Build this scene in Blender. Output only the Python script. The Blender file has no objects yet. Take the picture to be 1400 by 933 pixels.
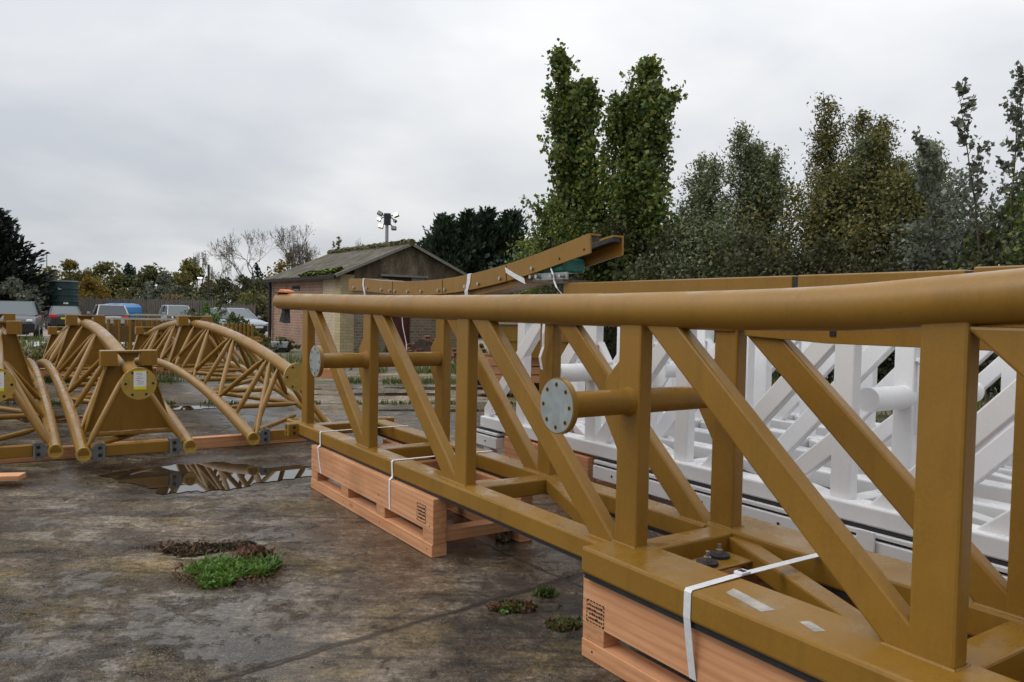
import bpy, bmesh, math, random
import numpy as np
from mathutils import Vector, Matrix, Quaternion
random.seed(7); RNG = np.random.default_rng(11)
scene = bpy.context.scene
COL = scene.collection
R = math.radians

# ------------------------------------------------------------------ camera model (also used to survey the yard)
H, PT, RO, F = 1.6, .0375, .0198, 1065.5
def ray(px, py):
    X, Y = px-700, py-466.5
    a = (X*math.cos(RO)+Y*math.sin(RO))/F; b = (-X*math.sin(RO)+Y*math.cos(RO))/F
    return Vector((a, math.cos(PT)-b*math.sin(PT), -math.sin(PT)-b*math.cos(PT)))
def at(px, py, Y):
    r = ray(px, py); return Vector((0, 0, H)) + r*(Y/r.y)
def xat(px, Y): return at(px, 425, Y).x
def zat(px, py, Y): return at(px, py, Y).z

cam_d = bpy.data.cameras.new('camera'); cam = bpy.data.objects.new('camera', cam_d); COL.objects.link(cam)
cam.location = (0, 0, H)
fw = Vector((0, math.cos(PT), -math.sin(PT))); rt = Vector((1, 0, 0)); up = rt.cross(fw)
rt2 = rt*math.cos(RO) - up*math.sin(-RO); 
rt2 = rt*math.cos(RO) + up*math.sin(RO); up2 = rt2.cross(fw)
cam.matrix_world = Matrix(((rt2.x, up2.x, -fw.x, 0), (rt2.y, up2.y, -fw.y, 0), (rt2.z, up2.z, -fw.z, H), (0, 0, 0, 1)))
cam_d.sensor_width = 36; cam_d.lens = F/1400*36; cam_d.clip_end = 3000; cam_d.clip_start = .05
cam_d.dof.use_dof = True; cam_d.dof.focus_distance = 4.3; cam_d.dof.aperture_fstop = 11.0
scene.camera = cam

# ------------------------------------------------------------------ bookkeeping
def link(o, parent=None):
    COL.objects.link(o)
    if parent: o.parent = parent
    return o
def tag(o, label, cat, group=None, kind=None):
    if label: o['label'] = label
    if cat: o['category'] = cat
    if group: o['group'] = group
    if kind: o['kind'] = kind
    return o
def thing(name, label, cat, loc=(0, 0, 0), rz=0, group=None):
    o = bpy.data.objects.new(name, None); o.empty_display_size = .2
    o.location = loc; o.rotation_euler = (0, 0, rz); link(o)
    return tag(o, label, cat, group)
def dup(root, loc, rz, label, group=None, name=None):
    r = root.copy(); COL.objects.link(r); r.location = loc; r.rotation_euler = (0, 0, rz); r['label'] = label
    if group: r['group'] = group
    for ch in list(root.children):
        c = ch.copy(); COL.objects.link(c); c.parent = r
        for g in list(ch.children):
            d = g.copy(); COL.objects.link(d); d.parent = c
    return r

class MB:
    def __init__(s): s.v = []; s.f = []
    def add(s, vs, fs):
        n = len(s.v); s.v += [tuple(p) for p in vs]; s.f += [tuple(i+n for i in f) for f in fs]; return s
    def box(s, x0, x1, y0, y1, z0, z1):
        return s.add([(x0,y0,z0),(x1,y0,z0),(x1,y1,z0),(x0,y1,z0),(x0,y0,z1),(x1,y0,z1),(x1,y1,z1),(x0,y1,z1)],
                     [(0,3,2,1),(4,5,6,7),(0,1,5,4),(1,2,6,5),(2,3,7,6),(3,0,4,7)])
    def beam(s, a, b, w, h, upv=(0,0,1)):
        a, b = Vector(a), Vector(b); d = (b-a).normalized(); sd = d.cross(Vector(upv)).normalized(); u = sd.cross(d)
        vs = [p+sd*(i*w/2)+u*(j*h/2) for p in (a, b) for i, j in ((-1,-1),(1,-1),(1,1),(-1,1))]
        return s.add(vs, [(3,2,1,0),(4,5,6,7),(0,1,5,4),(1,2,6,5),(2,3,7,6),(3,0,4,7)])
    def prism(s, poly, ax, lo, hi):
        # poly: 2-D points in the two axes other than ax
        def mk(p, h):
            q = list(p); q.insert(ax, h); return tuple(q)
        n = len(poly); vs = [mk(p, lo) for p in poly]+[mk(p, hi) for p in poly]
        fs = [tuple(range(n-1, -1, -1)), tuple(range(n, 2*n))]+[(i, (i+1) % n, n+(i+1) % n, n+i) for i in range(n)]
        return s.add(vs, fs)
    def tube(s, pts, r, seg=10, cap=True):
        pts = [Vector(p) for p in pts]; rs = r if isinstance(r, (list, tuple)) else [r]*len(pts)
        t0 = (pts[1]-pts[0]).normalized(); ref = Vector((0,0,1)) if abs(t0.z) < .9 else Vector((1,0,0))
        n0 = t0.cross(ref).normalized(); vs = []; fs = []
        for i, p in enumerate(pts):
            t = ((pts[min(i+1, len(pts)-1)]-pts[max(i-1, 0)])).normalized()
            n0 = (n0 - t*n0.dot(t)).normalized(); b = t.cross(n0)
            vs += [p+(n0*math.cos(2*math.pi*k/seg)+b*math.sin(2*math.pi*k/seg))*rs[i] for k in range(seg)]
        for i in range(len(pts)-1):
            for k in range(seg):
                fs.append((i*seg+k, i*seg+(k+1) % seg, (i+1)*seg+(k+1) % seg, (i+1)*seg+k))
        if cap: fs += [tuple(range(seg-1, -1, -1)), tuple(range((len(pts)-1)*seg, len(pts)*seg))]
        return s.add(vs, fs)
    def ribbon(s, pts, w, wdir, t=.002):
        # thin strap of width w along wdir following pts
        pts = [Vector(p) for p in pts]; wd = Vector(wdir).normalized(); vs = []; fs = []
        for i, p in enumerate(pts):
            tg = (pts[min(i+1, len(pts)-1)]-pts[max(i-1, 0)]).normalized(); n = tg.cross(wd).normalized()
            vs += [p-wd*w/2-n*t/2, p+wd*w/2-n*t/2, p+wd*w/2+n*t/2, p-wd*w/2+n*t/2]
        for i in range(len(pts)-1):
            for k in range(4): fs.append((4*i+k, 4*i+(k+1) % 4, 4*i+4+(k+1) % 4, 4*i+4+k))
        fs += [(3,2,1,0), tuple(4*(len(pts)-1)+k for k in range(4))]
        return s.add(vs, fs)
    def build(s, name, m, parent=None, bevel=0, smooth=False, seg=2, label=None):
        me = bpy.data.meshes.new(name); me.from_pydata(s.v, [], s.f); me.update()
        bm = bmesh.new(); bm.from_mesh(me); bmesh.ops.recalc_face_normals(bm, faces=bm.faces); bm.to_mesh(me); bm.free()
        if smooth:
            for p in me.polygons: p.use_smooth = True
            me.set_sharp_from_angle(angle=R(38))
        me.materials.append(m)
        o = bpy.data.objects.new(name, me); link(o, parent)
        if bevel:
            b = o.modifiers.new('bevel', 'BEVEL'); b.width = bevel; b.segments = seg; b.limit_method = 'ANGLE'; b.angle_limit = R(40)
        if label: o['label'] = label
        return o
def quads_obj(name, V, m, parent=None, smooth=False):
    """V: (n,4,3) array of quads -> one mesh"""
    n = len(V); me = bpy.data.meshes.new(name)
    me.vertices.add(n*4); me.vertices.foreach_set('co', np.ascontiguousarray(V, dtype=np.float32).ravel())
    me.loops.add(n*4); me.loops.foreach_set('vertex_index', np.arange(n*4, dtype=np.int32))
    me.polygons.add(n); me.polygons.foreach_set('loop_start', np.arange(0, n*4, 4, dtype=np.int32))
    me.update(calc_edges=True); me.materials.append(m)
    return link(bpy.data.objects.new(name, me), parent)

# ------------------------------------------------------------------ materials
class NT:
    def __init__(s, name):
        s.m = bpy.data.materials.new(name); s.m.use_nodes = True; s.t = s.m.node_tree; s.n = s.t.nodes; s.n.clear()
        s.out = s.n.new('ShaderNodeOutputMaterial'); s.b = s.n.new('ShaderNodeBsdfPrincipled'); s.t.links.new(s.b.outputs[0], s.out.inputs[0])
        s.tc = s.n.new('ShaderNodeTexCoord')
    def l(s, a, b): s.t.links.new(a, b)
    def val(s, sock, v):
        if hasattr(v, 'is_output'): s.l(v, sock)
        elif isinstance(v, (tuple, list)) and len(v) == 3 and sock.type == 'RGBA': sock.default_value = (*v, 1)
        else: sock.default_value = v
    def mapping(s, scale=(1,1,1), rot=(0,0,0), coord='Object', loc=(0,0,0)):
        n = s.n.new('ShaderNodeMapping'); s.l(s.tc.outputs[coord], n.inputs[0])
        n.inputs['Scale'].default_value = scale; n.inputs['Rotation'].default_value = rot; n.inputs['Location'].default_value = loc; return n.outputs[0]
    def noise(s, scale, detail=4, rough=.55, vec=None, dist=0):
        n = s.n.new('ShaderNodeTexNoise'); s.l(vec if vec else s.tc.outputs['Object'], n.inputs['Vector'])
        n.inputs['Scale'].default_value = scale; n.inputs['Detail'].default_value = detail; n.inputs['Roughness'].default_value = rough; n.inputs['Distortion'].default_value = dist
        return n.outputs['Fac']
    def vor(s, scale, vec=None, feature='F1', out='Distance'):
        n = s.n.new('ShaderNodeTexVoronoi'); s.l(vec if vec else s.tc.outputs['Object'], n.inputs['Vector']); n.inputs['Scale'].default_value = scale; n.feature = feature
        return n.outputs[out]
    def ramp(s, f, stops):
        n = s.n.new('ShaderNodeValToRGB'); s.l(f, n.inputs[0]); e = n.color_ramp.elements
        while len(e) < len(stops): e.new(.5)
        for el, (p, c) in zip(e, stops):
            el.position = p; el.color = (c, c, c, 1) if isinstance(c, (int, float)) else (*c, 1)
        return n.outputs[0]
    def mix(s, f, a, b, mode='MIX'):
        n = s.n.new('ShaderNodeMix'); n.data_type = 'RGBA'; n.blend_type = mode
        s.val(n.inputs[0], f); s.val(n.inputs[6], a); s.val(n.inputs[7], b); return n.outputs[2]
    def math(s, op, a, b=0, c=0):
        n = s.n.new('ShaderNodeMath'); n.operation = op; s.val(n.inputs[0], a); s.val(n.inputs[1], b); s.val(n.inputs[2], c); return n.outputs[0]
    def bump(s, h, strength=.3, dist=.01, prev=None):
        n = s.n.new('ShaderNodeBump'); s.l(h, n.inputs['Height']); n.inputs['Strength'].default_value = strength; n.inputs['Distance'].default_value = dist
        if prev: s.l(prev, n.inputs['Normal'])
        return n.outputs[0]
    def sep(s, vec):
        n = s.n.new('ShaderNodeSeparateXYZ'); s.l(vec, n.inputs[0]); return n.outputs
    def rnd(s):
        return s.n.new('ShaderNodeNewGeometry').outputs['Random Per Island']
    def orand(s): return s.n.new('ShaderNodeObjectInfo').outputs['Random']
    def set(s, **k):
        for key, v in k.items(): s.val(s.b.inputs[key.replace('_', ' ')], v)
        return s.m
def plain(name, c, rough=.5, metal=0, var=.12, scale=8, **k):
    t = NT(name); n = t.noise(scale, 5)
    c2 = tuple(x*(1-var*1.6) for x in c); c3 = tuple(min(1, x*(1+var)) for x in c)
    t.set(Base_Color=t.ramp(n, [(.3, c2), (.7, c3)]), Roughness=t.ramp(t.noise(scale*.7, 4), [(.3, max(.03, rough-.08)), (.7, min(1, rough+.1))]), Metallic=metal, **k)
    return t.m

def paint(name, c, dark, wet=.5, dirt=1.):
    t = NT(name); geo = t.n.new('ShaderNodeNewGeometry'); nz = t.sep(geo.outputs['Normal'])[2]
    big = t.noise(2.3, 5); fine = t.noise(60, 3)
    col = t.ramp(big, [(.25, dark), (.75, c)])
    col = t.mix(t.ramp(t.noise(5, 6, .7), [(.58, 0.), (.75, .25*dirt)]), col, tuple(x*.6 for x in c))
    col = t.mix(t.math('MULTIPLY', t.ramp(fine, [(.35, 0.), (.7, 1.)]), .12), col, tuple(min(1, x*1.5) for x in c))
    upf = t.ramp(nz, [(.6, 0.), (.95, 1.)])
    scr = t.noise(9, 4, .6, t.mapping((1.2, 1.2, 9), (R(35), R(20), 0)), .6)
    col = t.mix(t.math('MULTIPLY', t.ramp(scr, [(.68, 0.), (.71, .32*dirt)]), t.ramp(t.noise(1.7, 3), [(.54, 0.), (.62, 1.)])), col, (.5, .46, .38))
    col = t.mix(t.math('MULTIPLY', t.ramp(t.noise(3.2, 7, .75, t.mapping((3, 3, .5))), [(.5, 0.), (.7, 1.)]), .32*dirt), col, tuple(x*.45 for x in c))
    col = t.mix(t.math('MULTIPLY', t.ramp(t.noise(28, 5, .8), [(.62, 0.), (.7, 1.)]), .35*dirt), col, (.05, .04, .03))
    wetn = t.ramp(t.noise(4.5, 5, .6, dist=.6), [(.45, 0.), (.6, 1.)])
    wetm = t.math('MULTIPLY', upf, wetn)
    rough = t.math('SUBTRACT', t.ramp(t.noise(3, 5, .7), [(.35, .34), (.65, .48)]), t.math('MULTIPLY', wetm, .55*wet))
    col = t.mix(t.math('MULTIPLY', wetm, .25*wet), col, tuple(x*.5 for x in c))
    drops = t.ramp(t.vor(55), [(.0, 1.), (.18, 0.)])
    bp = t.bump(t.math('ADD', t.math('MULTIPLY', fine, .25), t.math('MULTIPLY', drops, .6)), .09, .004)
    t.set(Base_Color=col, Roughness=rough, Normal=bp, IOR=1.45)
    return t.m
GOLD = paint('gold_paint', (.292, .152, .0195), (.222, .112, .0125))
WHITE = paint('white_paint', (.82, .82, .83), (.77, .77, .78), .4, .16)
GALV = plain('galvanised_primer', (.33, .37, .37), .5, .35, .15, 14)
STEEL = plain('zinc_bolt', (.55, .54, .5), .35, .9, .15, 30)
BLACK = plain('black_rubber', (.018, .018, .02), .6, 0, .3, 20)
DARKSTEEL = plain('dark_steel', (.04, .04, .045), .4, .3, .2, 12)
STRAP = plain('white_strap', (.72, .73, .75), .45, 0, .06, 40)
YEL = plain('yellow_label', (.75, .68, .02), .5, 0, .04, 9)
LABEL = plain('white_label', (.78, .79, .8), .5, 0, .04, 9)
RING = plain('yellow_gold_primer', (.40, .26, .05), .45, 0, .1, 20)
INK = plain('black_ink', (.015, .013, .012), .8, 0, .2, 40)
GREENP = plain('green_plastic', (.01, .16, .12), .4, 0, .2, 14)
ORANGE = plain('orange_plastic', (.62, .17, .05), .5, 0, .15, 20)
SHEET = plain('pale_sheet', (.42, .45, .48), .4, .2, .12, 1.5)

def wood(name, a, b, axis=1, dark=.5):
    t = NT(name)
    sc = [14, 14, 14]; sc[axis] = .9
    rv = t.n.new('ShaderNodeNewGeometry').outputs['Random Per Island']
    mp = t.n.new('ShaderNodeMapping'); t.l(t.tc.outputs['Object'], mp.inputs[0]); mp.inputs['Scale'].default_value = sc
    off = t.n.new('ShaderNodeCombineXYZ'); t.l(t.math('MULTIPLY', rv, 37.), off.inputs[0]); t.l(t.math('MULTIPLY', rv, 13.), off.inputs[2]); t.l(off.outputs[0], mp.inputs['Location'])
    g = t.noise(1.2, 6, .6, mp.outputs[0], 1.2)
    w = t.n.new('ShaderNodeTexWave'); t.l(mp.outputs[0], w.inputs[0]); w.bands_direction = 'Z'; w.inputs['Scale'].default_value = .55; w.inputs['Distortion'].default_value = 6; w.inputs['Detail'].default_value = 3; w.inputs['Detail Scale'].default_value = .7
    col = t.ramp(g, [(.3, a), (.7, b)])
    col = t.mix(t.math('MULTIPLY', t.ramp(w.outputs['Fac'], [(.5, 0.), (1., 1.)]), .35), col, tuple(x*.62 for x in a))
    knots = t.ramp(t.vor(1.1, t.mapping((3, 1.6, 5))), [(.03, 1.), (.1, 0.)])
    col = t.mix(t.math('MULTIPLY', knots, .7), col, tuple(x*.3 for x in a))
    col = t.mix(t.ramp(t.noise(1.6, 5, .7), [(.5, 0.), (.8, dark)]), col, tuple(x*.4 for x in a))
    col = t.mix(t.math('MULTIPLY', rv, .35), col, tuple(x*.7 for x in b))
    t.set(Base_Color=col, Roughness=.6, Normal=t.bump(g, .25, .004)); return t.m
WOOD = wood('fresh_pallet_timber', (.57, .245, .105), (.75, .39, .20))
WOODX = wood('pallet_crossboard_timber', (.50, .225, .10), (.64, .33, .165), 0)
OLDWOOD = wood('weathered_board', (.10, .085, .07), (.19, .165, .14), 2, .7)

# ------------------------------------------------------------------ sky, light
w = bpy.data.worlds.new('World'); scene.world = w; w.use_nodes = True
wn, wl = w.node_tree.nodes, w.node_tree.links; wn.clear()
SUN_EL, SUN_AZ = R(50), R(-98)        # azimuth measured from +Y towards +X
def wnode(t): return wn.new(t)
wo = wnode('ShaderNodeOutputWorld'); bg = wnode('ShaderNodeBackground'); wl.new(bg.outputs[0], wo.inputs[0])
sky = wnode('ShaderNodeTexSky'); sky.sky_type = 'NISHITA'; sky.sun_disc = False; sky.sun_elevation = SUN_EL; sky.sun_rotation = SUN_AZ
tc = wnode('ShaderNodeTexCoord'); sp = wnode('ShaderNodeSeparateXYZ'); wl.new(tc.outputs['Generated'], sp.inputs[0])
def wm(op, a, b):
    n = wnode('ShaderNodeMath'); n.operation = op
    for i, v in enumerate((a, b)):
        if hasattr(v, 'is_output'): wl.new(v, n.inputs[i])
        else: n.inputs[i].default_value = v
    return n.outputs[0]
zz = wm('ADD', wm('MAXIMUM', sp.outputs[2], 0.), .22)
cx = wnode('ShaderNodeCombineXYZ'); wl.new(wm('DIVIDE', sp.outputs[0], zz), cx.inputs[0]); wl.new(wm('DIVIDE', sp.outputs[1], zz), cx.inputs[1])
def wnoise(scale, det, rough, dist):
    n = wnode('ShaderNodeTexNoise'); wl.new(cx.outputs[0], n.inputs['Vector']); n.inputs['Scale'].default_value = scale
    n.inputs['Detail'].default_value = det; n.inputs['Roughness'].default_value = rough; n.inputs['Distortion'].default_value = dist; return n.outputs['Fac']
def wramp(f, stops):
    n = wnode('ShaderNodeValToRGB'); wl.new(f, n.inputs[0]); e = n.color_ramp.elements
    while len(e) < len(stops): e.new(.5)
    for el, (p, c) in zip(e, stops): el.position = p; el.color = (*c, 1)
    return n.outputs[0]
cl = wm('ADD', wm('MULTIPLY', wnoise(.7, 5, .45, .5), .8), wm('MULTIPLY', wnoise(2.2, 5, .5, .3), .2))
cl = wm('ADD', cl, wm('MULTIPLY', sp.outputs[0], .11))
cloud = wramp(cl, [(.36, (.63, .66, .705)), (.47, (.76, .78, .81)), (.58, (.92, .925, .93))])
mx = wnode('ShaderNodeMix'); mx.data_type = 'RGBA'; mx.inputs[0].default_value = .93
sk = wnode('ShaderNodeMix'); sk.data_type = 'RGBA'; sk.blend_type = 'MULTIPLY'; sk.inputs[0].default_value = 1; wl.new(sky.outputs[0], sk.inputs[6]); sk.inputs[7].default_value = (.1, .1, .1, 1)
wl.new(sk.outputs[2], mx.inputs[6]); wl.new(cloud, mx.inputs[7]); wl.new(mx.outputs[2], bg.inputs[0])
zen = wm('ADD', .87, wm('MULTIPLY', wm('POWER', wm('MAXIMUM', sp.outputs[2], 0.), 1.4), 1.25))   # overcast sky: the zenith is brighter than the horizon
beh = wm('MAXIMUM', wm('ADD', wm('MULTIPLY', sp.outputs[0], .62), wm('MULTIPLY', sp.outputs[1], -.78)), 0.)   # unseen sky behind the viewer dimmed, added to darken the post end faces
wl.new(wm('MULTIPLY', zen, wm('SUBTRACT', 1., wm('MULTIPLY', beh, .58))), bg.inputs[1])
sl = bpy.data.lights.new('sun', 'SUN'); sl.energy = 1.05; sl.angle = R(40); sl.color = (1, .965, .91)
so = bpy.data.objects.new('sun', sl); link(so)
sd = Vector((math.sin(SUN_AZ)*math.cos(SUN_EL), math.cos(SUN_AZ)*math.cos(SUN_EL), math.sin(SUN_EL)))
so.rotation_euler = (-sd).to_track_quat('-Z', 'Y').to_euler(); so.location = (-8, 10, 18)
scene.view_settings.view_transform = 'Standard'; scene.view_settings.look = 'None'; scene.view_settings.exposure = 0
scene.cycles.max_bounces = 6; scene.cycles.transparent_max_bounces = 8; scene.cycles.use_denoising = True

# ------------------------------------------------------------------ ground
def grid_sheet(name, pts, z, m):
    mb = MB(); mb.add([(x, y, z) for x, y in pts], [tuple(range(len(pts)))])
    o = mb.build(name, m); o['kind'] = 'structure'; return o
def ground_mat():
    t = NT('rough_ground'); big = t.noise(.12, 6, .6); mid = t.noise(.9, 6, .65); fine = t.noise(14, 5, .7)
    col = t.ramp(mid, [(.3, (.06, .048, .034)), (.55, (.12, .098, .074)), (.75, (.19, .16, .125))])
    col = t.mix(t.ramp(t.noise(.35, 7, .7), [(.47, 0.), (.56, 1.)]), col, t.ramp(fine, [(.3, (.025, .045, .012)), (.7, (.075, .10, .03))]))
    far = t.ramp(t.math('DIVIDE', t.sep(t.tc.outputs['Object'])[1], 100.), [(.26, 0.), (.32, 1.)])
    col = t.mix(far, col, t.ramp(mid, [(.3, (.20, .165, .13)), (.7, (.33, .265, .215))]))
    t.set(Base_Color=col, Roughness=.75, Normal=t.bump(fine, .5, .03)); return t.m
grid_sheet('ground', [(-900, -60), (900, -60), (900, 1500), (-900, 1500)], -.004, ground_mat())

def concrete_mat(name, wetness, tone=1.0, woff=(0, 0, 0)):
    t = NT(name); s_ = t.sep(t.tc.outputs['Object'])
    big = t.noise(.45, 6, .6, dist=.5); mid = t.noise(1.5, 12, .78, dist=.3); m2 = t.noise(6., 8, .75, dist=.4); fine = t.noise(26, 6, .8); grit = t.noise(110, 3, .7)
    swirl = t.noise(2.2, 10, .75, t.mapping((.4, 1.8, 1), (0, 0, R(-32))), 1.8)
    c = lambda r, g, b: (r*tone, g*tone, b*tone)
    col = t.ramp(mid, [(.37, c(.060, .043, .029)), (.46, c(.115, .087, .060)), (.53, c(.185, .145, .103)), (.63, c(.32, .265, .20))])
    col = t.mix(t.ramp(t.noise(1.0, 7, .7, t.mapping((1, 1, 1), (0, 0, 0), 'Object', (31, 7, 0))), [(.50, 0.), (.57, .62)]), col, c(.19, .135, .05))
    mul = lambda f_, st, a_: t.mix(1., a_, t.ramp(f_, st), 'MULTIPLY')
    col = mul(swirl, [(.38, .28), (.47, .72), (.54, 1.05)], col)
    col = mul(m2, [(.36, .25), (.45, .8), (.55, 1.1), (.66, 1.7)], col)
    col = mul(fine, [(.36, .25), (.45, .75), (.55, 1.1), (.65, 2.0)], col)
    col = mul(big, [(.40, .55), (.55, 1.1)], col)
    col = t.mix(t.ramp(grit, [(.57, 0.), (.66, .7)]), col, c(.42, .36, .28))
    col = t.mix(t.ramp(grit, [(.32, .75), (.42, 0.)]), col, c(.022, .017, .012))
    spots = t.ramp(t.vor(7.5), [(.04, 1.), (.085, 0.)]); smask = t.ramp(t.noise(1.1, 3), [(.48, 0.), (.54, 1.)])
    col = t.mix(t.math('MULTIPLY', spots, smask), col, c(.012, .010, .008))
    def line(nx, ny, k, wig, w0, w1, amt):
        d = t.math('ADD', t.math('ADD', t.math('MULTIPLY', s_[0], nx), t.math('MULTIPLY', s_[1], ny)), -k)
        d = t.math('ADD', d, t.math('MULTIPLY', t.math('SUBTRACT', t.noise(4.5, 8, .75), .5), wig))
        return t.math('MULTIPLY', t.ramp(t.math('ABSOLUTE', d), [(w0, 1.), (w1, 0.)]), amt)
    crack = t.math('MAXIMUM', line(-.65, .76, 3.29, .10, .007, .028, .9), line(.80, .60, 3.05, .05, .004, .016, .75))
    wetn = t.math('ADD', t.math('MULTIPLY', t.noise(.42, 5, .55, t.mapping((.7, 1.25, 1), (0, 0, R(-25)), 'Object', woff), .5), .62), t.math('MULTIPLY', m2, .38))
    wet = t.ramp(wetn, [(.462, 0.), (.51, 1.)])
    ex = t.math('ADD', t.math('MULTIPLY', t.math('ADD', s_[0], 2.95), .93), t.math('MULTIPLY', t.math('ADD', s_[1], -7.45), .37))
    ey = t.math('ADD', t.math('MULTIPLY', t.math('ADD', s_[0], 2.95), -.37), t.math('MULTIPLY', t.math('ADD', s_[1], -7.45), .93))
    ed = t.math('ADD', t.math('POWER', t.math('ABSOLUTE', t.math('DIVIDE', ex, 2.3)), 2.), t.math('POWER', t.math('ABSOLUTE', t.math('DIVIDE', ey, .95)), 2.))
    ed = t.math('ADD', ed, t.math('MULTIPLY', t.math('SUBTRACT', mid, .5), 2.6))
    damp_dark = t.ramp(ed, [(.55, 1.), (.95, 0.)])
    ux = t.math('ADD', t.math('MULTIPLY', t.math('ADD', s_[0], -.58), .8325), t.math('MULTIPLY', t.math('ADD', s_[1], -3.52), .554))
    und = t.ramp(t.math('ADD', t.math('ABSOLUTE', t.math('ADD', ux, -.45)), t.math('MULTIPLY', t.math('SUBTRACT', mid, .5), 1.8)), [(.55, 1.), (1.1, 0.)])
    damp_dark = t.math('MAXIMUM', damp_dark, t.math('MULTIPLY', und, .8))  # also darkens and smooths a strip along the gold frame
    dk = t.math('SUBTRACT', 1., t.math('MAXIMUM', t.math('MULTIPLY', wet, .42), t.math('MULTIPLY', damp_dark, .66)))
    dkc = t.n.new('ShaderNodeCombineXYZ')
    for i_ in range(3): t.l(dk, dkc.inputs[i_])
    col = t.mix(1., col, dkc.outputs[0], 'MULTIPLY')
    col = t.mix(crack, col, c(.014, .011, .008))
    wet = t.math('MAXIMUM', wet, t.math('MULTIPLY', damp_dark, .85))
    rough = t.math('SUBTRACT', .75, t.math('MULTIPLY', wet, wetness))
    rough = t.math('ADD', rough, t.math('MULTIPLY', t.math('SUBTRACT', fine, .5), .6))
    h = t.math('ADD', t.math('MULTIPLY', fine, .7), t.math('MULTIPLY', grit, .3)); h = t.math('ADD', h, t.math('MULTIPLY', m2, 1.1))
    h = t.math('SUBTRACT', t.math('MULTIPLY', h, t.math('SUBTRACT', 1., t.math('MULTIPLY', wet, .75))), t.math('MULTIPLY', crack, 1.2))
    t.set(Base_Color=col, Roughness=rough, Normal=t.bump(h, .7, .018), IOR=t.math('ADD', 1.22, t.math('MULTIPLY', wet, .29))); return t.m
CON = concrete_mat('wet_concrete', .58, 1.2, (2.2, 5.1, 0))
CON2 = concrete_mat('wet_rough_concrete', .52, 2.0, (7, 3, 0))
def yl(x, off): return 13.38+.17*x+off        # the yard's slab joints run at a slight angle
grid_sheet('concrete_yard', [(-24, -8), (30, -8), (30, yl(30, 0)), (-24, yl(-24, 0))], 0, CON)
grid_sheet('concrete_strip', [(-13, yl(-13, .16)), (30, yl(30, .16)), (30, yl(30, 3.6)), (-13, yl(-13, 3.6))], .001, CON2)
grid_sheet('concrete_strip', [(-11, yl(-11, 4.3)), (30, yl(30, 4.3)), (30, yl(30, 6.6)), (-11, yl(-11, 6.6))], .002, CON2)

def puddle(name, cx, cy, pts_r, rot, m, z=.006, seed=1):
    rg = random.Random(seed); n = 160; vs = []
    ph = [rg.uniform(0, 6.28) for _ in range(8)]
    for i in range(n):
        a = 2*math.pi*i/n
        r = 1+.16*math.sin(2*a+ph[0])+.12*math.sin(3*a+ph[1])+.09*math.sin(5*a+ph[2])+.06*math.sin(9*a+ph[3])+.045*math.sin(17*a+ph[4])+.035*math.sin(29*a+ph[5])+.02*math.sin(47*a+ph[6])
        x, y = pts_r[0]*r*math.cos(a), pts_r[1]*r*math.sin(a)
        vs.append((cx+x*math.cos(rot)-y*math.sin(rot), cy+x*math.sin(rot)+y*math.cos(rot)))
    return grid_sheet(name, vs, z, m)
def water_mat(name, ior, rough):
    t = NT(name); n = t.noise(5, 3)
    t.set(Base_Color=t.ramp(t.noise(2.5, 4), [(.3, (.018, .013, .009)), (.7, (.034, .025, .016))]), Roughness=rough, IOR=ior, Normal=t.bump(n, .012, .01)); return t.m
WATER = water_mat('standing_water', 2.3, .015); FILM = water_mat('thin_water_film', 1.9, .1)
def gpt(px, py):
    r = ray(px, py); k = -H/r.z; return (r.x*k, r.y*k)
def puddle_px(outline, z, m, seed, amp=.03):
    P = smooth_loop([gpt(*p) for p in outline], 14); rg = random.Random(seed); n = len(P); ph = [rg.uniform(0, 6.28) for _ in range(6)]; c = (sum(p[0] for p in P)/n, sum(p[1] for p in P)/n); out = []
    for i, (x, y) in enumerate(P):
        a = 2*math.pi*i/n; k = 1+amp*(math.sin(7*a+ph[0])+.8*math.sin(13*a+ph[1])+.7*math.sin(23*a+ph[2])+.5*math.sin(41*a+ph[3]))
        out.append((c[0]+(x-c[0])*k, c[1]+(y-c[1])*k))
    return grid_sheet('puddle', out, z, m)
def smooth_loop(Q, n):
    out = []; N = len(Q)
    for i in range(N):
        p0, p1, p2, p3 = (Vector((*Q[(i+j) % N], 0)) for j in (-1, 0, 1, 2))
        for k in range(n):
            t = k/n; v = .5*((2*p1)+(p2-p0)*t+(2*p0-5*p1+4*p2-p3)*t*t+(3*p1-p0-3*p2+p3)*t**3); out.append((v.x, v.y))
    return out
puddle_px([(148, 652), (185, 664), (222, 674), (262, 673), (305, 671), (345, 663), (396, 656), (424, 650), (430, 641), (405, 637), (370, 640), (335, 636), (290, 633), (250, 636), (205, 641), (165, 644)], .006, WATER, 3, .04)
for i, (x, y, a, b) in enumerate([(-2.9, 9.9, .35, .16), (-2.35, 14.6, 1.1, .28), (.2, 14.9, 1.0, .25), (-1.2, 16.0, 1.3, .3), (-3.6, 15.4, .6, .2), (-1.1, 12.4, .8, .15), (-5.1, 12.1, .5, .2), (-6.3, 10.6, .4, .3)]):
    puddle('puddle', x, y, (a, b), R(10), WATER if i != 3 else FILM, .007, 20+i)

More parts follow.
